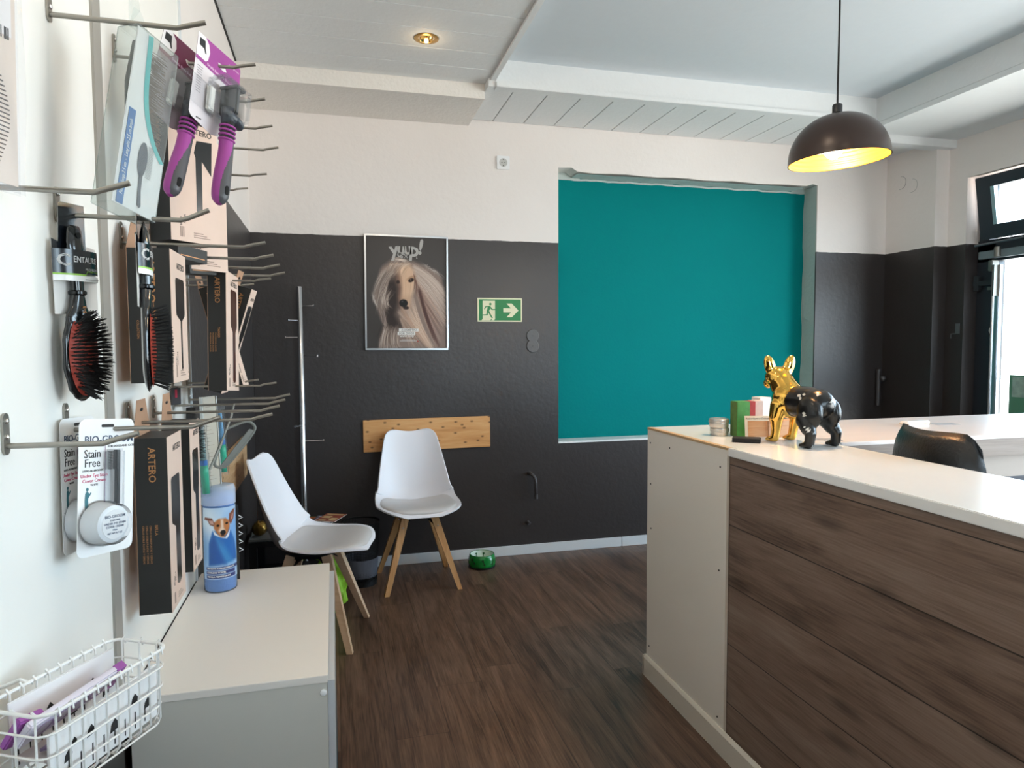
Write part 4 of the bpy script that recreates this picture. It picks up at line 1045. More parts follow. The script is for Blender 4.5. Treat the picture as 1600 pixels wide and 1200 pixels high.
# green poster on the door glass
t = thing('door_notice', 'green and white notice stuck on the door glass, printed side out', 'poster', (4.18, 3.13, 1.03))
MB().box(-0.001, 0.001, -0.29, 0.29, -0.28, 0.125).build('sheet', mat('green_notice', (86, 140, 112), 0.5), t)
b = MB(); b.box(-0.0015, -0.001, -0.27, 0.27, -0.015, 0.115); b.build('photo_band', mat('pale_green_photo', (150, 176, 166), 0.5, noise=0.5, nscale=28), t)
NW = mat('pale_notice_ink', (196, 216, 204), 0.5)
text('AKTIONEN 2022', 0.045, NW, t, (-0.0014, 0.02, -0.05), (0, 1, 0), (0, 0, 1)); text('GUTER HERREN', 0.026, NW, t, (-0.0014, 0.02, -0.105), (0, 1, 0), (0, 0, 1)); text('und mehr', 0.024, NW, t, (-0.0014, 0.06, -0.145), (0, 1, 0), (0, 0, 1)); text('7. - 20.', 0.05, NW, t, (-0.0014, 0.02, -0.21), (0, 1, 0), (0, 0, 1))
# two cable loops high in the right corner
for i, (y_, z_, lb) in enumerate(((4.09, 2.50, 'thin wire loop sticking out of the wall at the right corner'), (3.99, 2.46, 'second fainter wire loop on the right wall, nearer the room'))):
    t = thing('wire_loop', lb, 'wire', (3.948, y_, z_), group='wire loops at the right corner')
    b = MB(); b.tube([(-0.006, 0.045*math.sin(a*math.pi/12)*-1, 0.045*math.cos(a*math.pi/12)) for a in range(0, 14)], 0.0012 if i == 0 else 0.0008, 6); b.build('wire', mat('grey_wire', (110, 112, 112), 0.5), t)
# dark floor box / plug at far right of counter on back wall
t = thing('corner_pipe', 'vertical charcoal pipe with round valve in the right corner', 'pipe', (3.90, 4.205, 0))
b = MB(); b.tube([(0.0, 0, 0.9), (0.0, 0, 1.17)], 0.014, 12); b.build('pipe', mat('charcoal_pipe_paint', (70, 68, 70)), t, True)
b = MB(); b.ball((0.015, -0.03, 1.10), (0.022, 0.018, 0.022), 14, 10); b.build('valve', mat('charcoal_pipe_paint', (70, 68, 70)), t, 'all')
t = thing('door_latch', 'small grey latch on the charcoal set back wall by the door', 'latch', (4.058, 3.70, 1.42))
b = MB(); b.box(-0.006, 0.0, -0.02, 0.01, 0.0, 0.07); b.tube([(-0.008, 0.04, -0.03), (-0.008, 0.04, 0.0), (-0.008, 0.0, 0.002)], 0.003, 6); b.build('latch', mat('worn_steel', (120, 124, 126), 0.5, 0.7), t)

# ============================================================ LEFT CABINET
CW = mat('white_cabinet_laminate', (234, 228, 220), 0.38)
cb = thing('low_cabinet', 'low white cabinet under the display wall', 'cabinet', (-0.025, 1.557, 0))
def cbx(x0, x1, y0, y1, z0, z1, bev=0): return MB().box(x0+0.025, x1+0.025, y0-1.557, y1-1.557, z0, z1, bev=bev)
cbx(-0.43, -0.0255, 1.556, 2.378, 0.603, 0.62, 0.001).build('top_board', CW, cb)
cbx(-0.428, -0.027, 1.558, 1.574, 0.0, 0.603).build('side_panel', mat('grey_white_side', (204, 201, 192), 0.5), cb)
cbx(-0.428, -0.027, 2.36, 2.376, 0.0, 0.603).build('side_panel', mat('grey_white_side', (222, 220, 214)), cb)
cbx(-0.428, -0.412, 1.574, 2.36, 0.03, 0.603).build('back_panel', CW, cb)
cbx(-0.412, -0.03, 1.574, 2.36, 0.04, 0.056).build('bottom_board', CW, cb)
cbx(-0.0265, -0.0105, 1.575, 2.36, 0.36, 0.598).build('door', mat('blue_grey_front', (196, 200, 204), 0.4), cb)
cbx(-0.0265, -0.0105, 1.575, 2.36, 0.0, 0.356).build('door', mat('petrol_blue_front', (60, 96, 120), 0.4), cb)
b = MB(); b.lathe([(0.0075, 0), (0.0075, -0.002), (0.005, -0.0035), (0, -0.004)], 20, (-0.0355+0.025, 0.001, 0.580), 'Y'); b.build('cap', PW, cb, True)
# black sheet added for the shade below the near display panel
t = thing('panel_shade_sheet', 'black sheet added for the shade under the display panel, left of the low cabinet', 'board', (-0.436, 0.9, 0))
MB().box(-0.013, 0.005, -0.7, 0.62, 0.0, 0.60).build('board', BLK, t)  # the added shade sheet itself
def fine_print(par, x0, x1, z0, n, pitch, y, h=0.0008, mt=None):
    """rows of unreadable small print"""
    b = MB(); r_ = random.Random(int(z0*1e5) & 255)
    for k in range(n):
        e_ = x1-(x1-x0)*r_.uniform(0, 0.25); b.box(x0, e_, y-0.0001, y+0.0001, z0-k*pitch-h, z0-k*pitch)
    return b.build('small_print', mt or mat('grey_ink', (110, 112, 112), 0.6), par)

# ============================================================ DISPLAY WALL
PXF = -0.433          # front face of the white display panels
DPW = mat('white_display_panel', (238, 236, 230), 0.32, noise=0.01)
t = thing('display_panel', 'near white display panel with peg hooks, left of the grey metal strip', 'panel', (-0.45, 0.75, 0.62))
MB().box(0.0005, -0.433+0.45, -0.75, 0.735, 0, 2.05).build('panel_board', DPW, t)
t = thing('display_panel', 'far white display panel with peg hooks, right of the grey metal strip', 'panel', (-0.45, 1.53, 0.62))
MB().box(0.0005, -0.433+0.45, 0.005, 0.77, 0.0005, 2.05).build('panel_board', DPW, t)
MB().box(0.0005, 0.0225, 0.770, 0.782, 0.0005, 2.05).build('edge_profile', mat('pale_grey_profile', (206, 212, 216), 0.4), t)
t = thing('metal_strip', 'grey aluminium strip between the two white display panels', 'strip', (-0.45, 1.487, 0.6205))
MB().box(0.0005, 0.0215, -0.002, 0.047, 0, 2.05, bev=0.001).build('strip', mat('satin_grey_aluminium', (166, 162, 154), 0.5, 0.35, noise=0.03, nscale=12), t)

HKM = mat('zinc_plated_steel', (158, 154, 146), 0.33, 0.85, noise=0.06, nscale=50)
RIV = mat('bright_rivet', (214, 212, 208), 0.2, 1.0)
def hook(label, y, zb, ln, rise=0.010, r=0.0036, drop=0.0):
    """peg hook: backplate with two rivets and a straight rod that bends up near its tip; zb = rod height"""
    t = thing('peg_hook', label, 'hook', (PXF, y, zb), group='peg hooks on the display wall')
    b = MB(); b.prism(rrect(-0.0095, 0.0095, -0.012, 0.045, 0.009), (0.0003, 0, 0), (0, 1, 0), (0, 0, 1), (0.0032, 0, 0)); b.build('backplate', HKM, t, True)
    b = MB()
    for z_ in (0.034, 0.012): b.ball((0.0042, 0, z_), (0.0030, 0.0042, 0.0042), 12, 8)
    b.build('rivets', RIV, t, 'all')
    k = ln-0.045
    b = MB(); b.tube([(0.002, 0, 0), (0.02, 0, 0), (k, 0, -0.001-drop), (k+0.012, 0, 0.003-drop), (ln, 0, rise-drop)], r, 12); b.build('rod', HKM, t, True)
    return t
HY = [1.63, 1.847, 2.063, 2.28]
od = ['first', 'second', 'third', 'fourth']
for i, y in enumerate(HY):
    hook('steel hook in the top row of the far panel, %s from the metal strip' % od[i], y, 1.967, 0.280)
    hook('steel hook in the middle row of the far panel, %s from the metal strip' % od[i], y, 1.580, 0.291)
    hook('steel hook in the low row of the far panel, %s from the metal strip' % od[i], y, 1.196, 0.297)
for i, (y, l1, l2, l3) in enumerate(((2.063, 0.262, 0.266, 0.274), (2.262, 0.190, 0.200, 0.206))):
    w_ = ('longer', 'shorter')[i]
    hook('slim %s steel hook under the top row of the far panel' % w_, y, 1.836, l1, 0.007, 0.003)
    hook('slim %s steel hook under the middle row of the far panel' % w_, y, 1.544, l2, 0.007, 0.003)
    hook('slim %s steel hook above the low row of the far panel' % w_, y, 1.248, l3, 0.007, 0.003)
hook('top steel hook of the near panel, carrying the clear box with the pin brush', 1.28, 1.893, 0.235, 0.013, 0.0042)
hook('steel hook of the near panel carrying the two oval bristle brushes', 1.28, 1.575, 0.232, 0.018, 0.0040)
hook('steel hook of the near panel carrying the white cream packs', 1.28, 1.222, 0.240, 0.014, 0.0040)
hook('nearest long steel hook of the upper left, running in from the photo edge', 1.063, 1.572, 0.165, 0.014, 0.0040)
hook('nearest long steel hook of the lower left, running in from the photo edge', 1.063, 1.226, 0.165, 0.012, 0.0040)

# ---------------------------------------------------- cardboard brush boxes
BKC = mat('matt_black_card', (34, 33, 31), 0.55)
TAN = mat('kraft_pink_card', (212, 186, 170), 0.65, noise=0.03, nscale=40)
KRAFT = mat('kraft_brown_card', (176, 136, 108), 0.7)
COP = mat('copper_lettering', (188, 132, 84), 0.45, 0.3)
INK = mat('ink_black', (30, 28, 28), 0.7)
WND = mat('dark_window_film', (12, 11, 11), 0.18, spec=0.6)
def brush_box(label, loc, rot, w, tk, h, win, model, tab=0.055, brown=None, biglet=0.036, group='black and kraft grooming brush boxes', small=''):
    """hanging box; front (kraft, window) faces local -Y, black sides; origin at hang hole"""
    t = thing('brush_box', label, 'box', loc, rot, group)
    z1, z0 = -tab, -tab-h
    MB().box(-w/2, w/2, -tk/2, tk/2, z0, z1).build('box_body', BKC, t)
    b = MB(); b.box(-w/2-0.0003, w/2+0.0003, -tk/2-0.0012, -tk/2, z0-0.0003, z1+0.0003); f_ = b.build('front_panel', TAN, t)
    b = MB(); b.prism([(-w/2-0.0006, z0), (w/2+0.0006, z0), (w/2+0.0006, z1), (w/2*0.9, z1+tab*0.3), (0.034, 0.022), (-0.034, 0.022), (-w/2*0.9, z1+tab*0.3), (-w/2-0.0006, z1)], (0, tk/2, 0), (1,0,0), (0,0,1), (0, 0.0009, 0)); b.build('hang_card', KRAFT, t)
    b = MB(); b.prism([(0.012*math.cos(k*math.pi/6), 0.004*math.sin(k*math.pi/6)) for k in range(12)], (0, tk/2-0.0004, 0.0), (1,0,0), (0,0,1), (0, 0.0002, 0)); b.build('hang_slot', DARKP, t)
    if win:
        b = MB(); b.prism([(p[0], z1-p[1]) for p in win][::-1], (0, -tk/2-0.0012, 0), (1,0,0), (0,0,1), (0, -0.0004, 0)); b.build('window', brown or WND, f_)
    yv = -tk/2-0.0014
    text('ARTERO', min(0.019, w*0.17), INK, f_, (w*0.12, yv, z1-0.030), (1,0,0), (0,0,1), bold=0.01)
    text('BRUSH', 0.007, INK, f_, (-w*0.30, yv, z0+h*0.16), (0,0,1), (-1,0,0)); text(model, 0.0075, INK, f_, (-w*0.22, yv, z0+h*0.18), (0,0,1), (-1,0,0))
    b = MB()
    for k in range(3): b.box(-w*0.32+k*0.004, -w*0.32+k*0.004+0.0022, yv, yv+0.0002, z0+0.010, z0+0.034)
    for k in range(3): b.box(-w*0.05, w*0.30-0.01*k, yv, yv+0.0002, z0+0.012+k*0.005, z0+0.0135+k*0.005)
    b.build('small_print', mat('faint_print', (120, 100, 88), 0.7), f_)
    # black side facing -X local
    xs = -w/2-0.0006
    body = t.children[0] if t.children[0].name.startswith('box_body') else [c for c in t.children if c.name.startswith('box_body')][0]
    text('ARTERO', biglet, COP, body, (xs, -tk*0.02, z1-0.012-biglet*2.3), (0,0,-1), (0,-1,0), bold=0.012)
    text(model, biglet*0.42, COP, body, (xs, -tk*0.10, z1-h*0.52), (0,0,-1), (0,-1,0), bold=0.01)
    for k in range(3): text(small, biglet*0.26, COP, body, (xs, tk*0.08+k*biglet*0.36, z1-h*0.60), (0,0,-1), (0,-1,0))
    return t, body
def slot(x0, x1, y0, y1, hx0, hx1, yn, r=0.006):
    """rounded head window narrowing into a handle slot (y measured down from the box top)"""
    return [(x0+r, y0), (x1-r, y0), (x1, y0+r), (x1, yn-r), (x1-r*0.5, yn), (hx1, yn+0.012), (hx1, y1-r), ((hx0+hx1)/2, y1), (hx0, y1-r), (hx0, yn+0.012), (x0+r*0.5, yn), (x0, yn-r), (x0, y0+r)]
FACE = R(90)
brush_box('long black and kraft brush box hanging lowest, nearest the metal strip', (-0.373, 1.63, 1.224), (0, 0, FACE), 0.135, 0.062, 0.375, slot(-0.045, 0.035, 0.09, 0.335, -0.012, 0.03, 0.19), 'BELLA', biglet=0.0195, small='CEPILLO DOBLE PUNTAS Y CERDAS')
brush_box('long black and kraft brush box hanging behind the lowest one', (-0.370, 1.842, 1.222), (0, 0, FACE), 0.115, 0.060, 0.365, slot(-0.035, 0.035, 0.07, 0.33, -0.010, 0.03, 0.17), 'BELLA', biglet=0.0195, tab=0.047, small='CEPILLO DOBLE')
brush_box('wide black and kraft brush box on the middle row beside the edge-on bristle brush', (-0.364, 1.635, 1.600), (0, 0, FACE), 0.150, 0.080, 0.278, slot(-0.035, 0.050, 0.055, 0.255, 0.006, 0.020, 0.135), 'NATURE', tab=0.038, biglet=0.024, small='COLLECTION')
brush_box('stubby black box with pale front, tucked behind the purple slicker brushes', (-0.337, 1.800, 1.945), (0, 0, R(50)), 0.135, 0.070, 0.290, [(0.008, 0.05), (0.052, 0.045), (0.048, 0.125), (0.022, 0.095), (0.020, 0.215), (0.014, 0.222), (0.004, 0.215), (0.004, 0.09), (0.0, 0.08)], 'NOVA', tab=0.050, biglet=0.016, small='CARDA PUNTA DOBLE')
brush_box('black box edge showing just right of the pale fronted one', (-0.318, 1.93, 1.925), (0, 0, R(50)), 0.120, 0.030, 0.330, None, 'NOVA', tab=0.040, biglet=0.016)
TW = mat('dark_brown_handle_print', (62, 26, 16), 0.3)
brush_box('slim black and kraft brush box, front one of the tilted bunch on the middle row', (-0.293, 2.063, 1.583), (0, R(4.0), R(84)), 0.130, 0.046, 0.325, slot(-0.020, 0.045, 0.045, 0.305, 0.0, 0.030, 0.15), 'TANGO', tab=0.022, brown=TW, biglet=0.0185, small='PROFESSIONAL SLICKER')
brush_box('slim black box leaning right, behind the front one of the tilted bunch', (-0.243, 2.19, 1.555), (R(17), 0, R(84)), 0.070, 0.050, 0.320, slot(-0.02, 0.03, 0.05, 0.29, 0.0, 0.02, 0.15), 'TANGO', tab=0.022, biglet=0.0165)
brush_box('slim black box leaning left, rearmost of the tilted bunch', (-0.368, 2.275, 1.560), (R(-14), 0, R(84)), 0.070, 0.046, 0.315, None, 'TANGO', tab=0.022, biglet=0.0165)
for i, (y, z, x) in enumerate(((1.80, 1.583, -0.345), (1.93, 1.565, -0.345))):
    t = thing('flat_box', ('flat black carton showing under the pale fronted box, nearer one', 'flat black carton showing under the pale fronted box, farther one')[i], 'box', (x, y, z), (0, R(3-6*i), R(60)), 'flat black cartons between the hook rows')
    MB().box(-0.05, 0.05, -0.03, 0.03, -0.02, 0.012, bev=0.001).build('carton', BKC, t); MB().box(-0.04, 0.04, -0.0303, -0.030, -0.012, -0.010).build('print_line', COP, t)

# ---------------------------------------------------- oval bristle brushes on cards
RUB = mat('black_lacquered_wood', (16, 18, 20), 0.16, spec=0.6, coat=0.4)
CUSH = mat('red_rubber_cushion', (172, 62, 44), 0.5)
BRI = mat('black_boar_bristle', (16, 15, 15), 0.6)
def oval(t, rx, rz): return (rx*math.sin(t), rz*math.cos(t))
def head_profile(v):
    """half width of head+handle along v (0 top of handle .. 1 bottom of head)"""
    pts = [(0, 0.010), (0.03, 0.0155), (0.12, 0.0175), (0.28, 0.0125), (0.38, 0.0115), (0.44, 0.016), (0.52, 0.027), (0.66, 0.036), (0.80, 0.037), (0.92, 0.029), (0.98, 0.016), (1, 0.004)]
    for (a, wa), (b_, wb) in zip(pts, pts[1:]):
        if v <= b_: f = (v-a)/(b_-a); f = f*f*(3-2*f); return wa+(wb-wa)*f
    return 0.004
def bristle_brush(label, loc, rot):
    t = thing('bristle_brush', label, 'brush', loc, rot, 'oval bristle brushes on cards')
    top, ln = -0.022, 0.285
    b = MB()
    def body(u, v, side):
        s = -1+2*u; w_ = head_profile(v); th_ = 0.0085*(1-abs(s)**3)*(1-abs(2*v-1)**10)
        return Vector((s*w_, (-0.016) + (-th_ if side else th_), top-v*ln))
    b.grid(lambda u, v: body(u, v, 0), 13, 49); b.grid(lambda u, v: body(u, v, 1), 13, 49)
    bmesh.ops.remove_doubles(b.b, verts=b.b.verts, dist=0.0004)
    hb = b.build('brush_body', RUB, t, 'all')
    b = MB(); b.lathe([(0, 0), (0.0048, 0), (0.0048, -0.0006), (0, -0.0006)], 16, (0, -0.0235, top-0.016), 'Y'); b.build('hang_hole', mat('pure_black', (4, 4, 4), 0.9), hb)
    b = MB(); b.lathe([(0.0115, 0.004), (0.0135, 0.002), (0.0135, -0.002), (0.0115, -0.004)], 20, (0, -0.016, top-ln*0.38), M=None); b.build('ring', mat('ring_black', (10, 10, 11), 0.2), hb, True)
    # cushion
    cz = top-ln*0.735; b = MB()
    b.grid(lambda u, v: Vector((0.031*v*math.sin(2*math.pi*u), -0.0225-0.006*(1-v*v), cz+0.067*v*math.cos(2*math.pi*u))), 40, 10, closeu=True)
    hd_ = b.build('cushion', CUSH, t, 'all')
    # bristle tufts: each a tapering bundle
    b = MB(); r_ = random.Random(5)
    for j in range(-11, 12):
        for i in range(-4, 5):
            x = i*0.0066+(j % 2)*0.0033; z = j*0.0056
            if (x/0.028)**2+(z/0.063)**2 > 1: continue
            q = (x/0.031)**2+(z/0.067)**2
            base = Vector((x, -0.0225-0.006*(1-q)+0.001, cz+z))
            for k in range(6):
                sp = 0.0026; d = Vector((x*0.30+r_.uniform(-sp, sp), -0.0215-r_.uniform(0, 0.004)-0.003*(1-q), z*0.16+r_.uniform(-sp, sp)))
                o_2 = Vector((r_.uniform(-.0006, .0006), 0, r_.uniform(-.0006, .0006)))
                b.tube([base+o_2, base+o_2+d*0.5, base+o_2*2+d], [0.0010, 0.0009, 0.0005], 4, cap=False)
    o = b.build('bristles', BRI, hd_, False); o['kind'] = 'stuff'
    # card
    CB = mat('glossy_black_card', (18, 22, 28), 0.2, spec=0.6); CWH = mat('white_backing_card', (222, 220, 216), 0.4)
    b = MB(); b.prism([(-0.046, -0.052), (-0.042, 0.0), (-0.042, -0.165), (-0.046, -0.165)][:0] or [(-0.043, -0.165), (0.047, -0.165), (0.047, -0.055), (0.026, -0.052), (0.026, 0.014), (-0.022, 0.014), (-0.026, 0.010), (-0.030, -0.050), (-0.043, -0.048)], (0, 0, 0), (1,0,0), (0,0,1), (0, 0.0006, 0)); cd_ = b.build('backing_card', CWH, t)
    b = MB(); b.prism([(0.026, -0.052), (0.0262, 0.0142), (-0.0222, 0.0142), (-0.0262, 0.010), (-0.0302, -0.050), (-0.0432, -0.046), (-0.0432, -0.075), (0.026, -0.075)], (0, -0.0003, 0), (1,0,0), (0,0,1), (0, -0.0004, 0)); b.build('card_top', CB, cd_)
    # wrap band in front of the handle
    def band(u, v, z0, z1, off):
        s = -1+2*u; return Vector((s*0.0465, -0.0028-off-0.0165*(max(0, 1-abs(s)**3.0)), z0+(z1-z0)*v))
    b = MB(); b.grid(lambda u, v: band(u, v, -0.100, -0.062, 0), 24, 2); b.build('band_black', CB, cd_, 'all')
    b = MB(); b.grid(lambda u, v: band(u, v, -0.112-0.006*0, -0.1045, 0), 24, 2); b.build('band_white', mat('white_card_gloss', (232, 232, 230), 0.3), cd_, 'all')
    b = MB(); b.grid(lambda u, v: band(u, v, -0.1030+0.006*(u > 0.55), -0.1000+0.006*(u > 0.55), 0), 24, 2); b.build('band_green', mat('apple_green_line', (140, 190, 70), 0.4), cd_, 'all')
    b = MB(); b.grid(lambda u, v: band(u, v, -0.1045, -0.1028, 0), 24, 2); b.build('band_line', mat('white_card_gloss', (232, 232, 230)), cd_, 'all')
    LW = mat('white_lettering_gloss', (236, 236, 234), 0.4)
    text('C', 0.026, LW, cd_, (-0.034, -0.0262, -0.080), (1,0,0), (0,0,1), bold=0.02); text('ENTAURE', 0.0132, LW, cd_, (0.004, -0.0285, -0.0775), (1,0,0), (0,0,1), bold=0.02, sx=0.86)
    text('PROFESSIONAL', 0.0060, LW, cd_, (0.022, -0.0285, -0.0925), (1,0,0), (0,0,1)); b = MB(); b.box(-0.024, 0.040, -0.0283, -0.0280, -0.0885, -0.0870); b.build('underline', LW, cd_)
    text('S-3', 0.0095, COP, hb, (0.002, -0.0265, top-ln*0.475), (0,0,1), (-1,0,0), bold=0.02)
    for c_ in cd_.children:
        if c_.name.startswith(('lettering', 'underline')):
            for q in c_.data.vertices: q.co.y = -0.0033-0.0165*max(0, 1-abs(q.co.x/0.0465)**3.0)
    hb.location = hd_.location = (-0.006, 0.007, 0)
    fine_print(cd_, 0.0, 0.030, -0.108, 1, 0.004, -0.0202)
    return t
bristle_brush('oval red cushion bristle brush on a printed card, face side towards the room', (-0.408, 1.270, 1.578), (0, R(-1), R(66)))
bristle_brush('oval red cushion bristle brush on a card, seen edge-on near the hook tip', (-0.312, 1.28, 1.590), (0, R(1), R(98)))

# ---------------------------------------------------- white cream packs
BLI = clear_mat('clear_blister', (246, 247, 248), 0.05, 0.06, 0.30)
BLUE = mat('navy_ink', (40, 60, 90), 0.6); PINK = mat('pink_ink', (206, 70, 110), 0.6); CRD = mat('white_pack_card', (234, 232, 230), 0.45)
def cream_pack(label, loc, rot):
    t = thing('cream_pack', label, 'pack', loc, rot, 'white cream and comb packs')
    W, Ht = 0.106, 0.222
    b = MB(); b.prism(rrect(-W/2, W/2, -Ht+0.012, 0.012, 0.012), (0,0,0), (1,0,0), (0,0,1), (0, 0.0008, 0)); cd_ = b.build('card', CRD, t)
    b = MB(); b.prism(rrect(-0.012, 0.012, -0.002, 0.003, 0.002), (0,-0.0002,0), (1,0,0), (0,0,1), (0, -0.0002, 0)); b.build('hang_slot', mat('slot_shadow', (60, 58, 56), 0.9), cd_)
    y = -0.0004
    text('BIO-GROOM', 0.0165, BLUE, cd_, (0.004, y, -0.022), (1,0,0), (0,0,1), bold=0.008)
    text('FOR DOGS AND CATS', 0.0052, INK, cd_, (0.027, y, -0.034), (1,0,0), (0,0,1))
    text('Stain', 0.019, INK, cd_, (-0.028, y, -0.045), (1,0,0), (0,0,1), sx=0.85); text('Free', 0.019, INK, cd_, (-0.028, y, -0.060), (1,0,0), (0,0,1), sx=0.85)
    text('HYPO-ALLERGENIC', 0.0045, INK, cd_, (-0.026, y, -0.072), (1,0,0), (0,0,1)); text('Under Eye Stain', 0.0078, PINK, cd_, (-0.024, y, -0.080), (1,0,0), (0,0,1)); text('Cover Cream', 0.0078, PINK, cd_, (-0.024, y, -0.088), (1,0,0), (0,0,1)); text('WHITE', 0.0045, INK, cd_, (-0.024, y, -0.095), (1,0,0), (0,0,1))
    b = MB(); b.prism([(-0.040, -0.135), (-0.034, -0.135), (-0.035, -0.118), (-0.033, -0.108), (-0.037, -0.104), (-0.040, -0.108), (-0.041, -0.120)], (0, y, 0), (1,0,0), (0,0,1), (0,-0.0002,0)); b.prism([(-0.0365+0.0025*math.cos(k*.785), -0.1015+0.003*math.sin(k*.785)) for k in range(8)], (0,y,0), (1,0,0), (0,0,1), (0,-0.0002,0)); b.prism([(-0.035, -0.112), (-0.030, -0.106), (-0.029, -0.108), (-0.034, -0.115)], (0,y,0), (1,0,0), (0,0,1), (0,-0.0002,0)); b.build('figure_print', mat('teal_ink', (50, 110, 120), 0.6), cd_)
    fine_print(cd_, -0.048, -0.010, -0.140, 2, 0.005, y)
    b = MB(); b.box(-0.0045, -0.0037, y-0.0002, y, -0.142, -0.030); b.build('rule_line', mat('lilac_line', (170, 130, 160), 0.6), cd_)
    # comb brush
    cb_ = MB(); cb_.box(0.010, 0.016, -0.012, -0.004, -0.145, -0.068, bev=0.001); cb_.box(0.007, 0.015, -0.013, -0.004, -0.072, -0.040, bev=0.001)
    k_ = cb_.build('comb', mat('black_comb_plastic', (18, 18, 20), 0.3), t)
    b = MB()
    for q in range(22): b.box(-0.007, 0.008, -0.0115+0.0012*(q % 2), -0.0105+0.0012*(q % 2), -0.071+q*0.00138, -0.0704+q*0.00138)
    b.build('comb_teeth', mat('black_comb_plastic', (18, 18, 20)), k_)
    # jar
    M_ = Matrix.Translation((0.010, 0, -0.170))
    b = MB(); b.lathe([(0.034, -0.001), (0.034, -0.014), (0.030, -0.026), (0.030, -0.033), (0.0265, -0.0355), (0, -0.0355)], 44, (-0.016, 0, -0.158), 'Y'); jr = b.build('jar', mat('translucent_white_jar', (228, 230, 232), 0.3, noise=0.02), t, True)
    b = MB(); b.lathe([(0.0245, -0.0357), (0.0240, -0.0362), (0, -0.0362)], 40, (-0.016, 0, -0.158), 'Y'); b.build('jar_label', CRD, jr)
    for q, (tx, sz) in enumerate((('BIO-GROOM', 0.0068), ('STAIN FREE', 0.0038), ('UNDER EYE STAIN', 0.0050), ('COVER CREAM', 0.0050), ('White', 0.0036), ('NET WT 0.7 OZ', 0.0040))):
        text(tx, sz, BLUE, jr, (-0.016, -0.0364, -0.1455-q*0.0052-(q > 0)*0.001), (1,0,0), (0,0,1), bold=0.01)
    b = MB(); b.lathe([(0.037, 0), (0.0365, -0.018), (0.0325, -0.0385), (0.030, -0.040), (0, -0.040)], 44, (-0.016, 0, -0.158), 'Y'); b.build('blister', BLI, t, True)
    b = MB(); b.box(-0.009, 0.024, -0.016, -0.0002, -0.142, -0.038, bev=0.004); b.build('blister', BLI, t, True)
    return t
cream_pack('white cream and comb pack, front one, on the near lower hook', (-0.366, 1.268, 1.228), (R(-1.5), R(5), R(58)))
cream_pack('white cream and comb pack, rear one half hidden against the panel', (-0.417, 1.290, 1.230), (R(-0.5), R(2), R(80)))

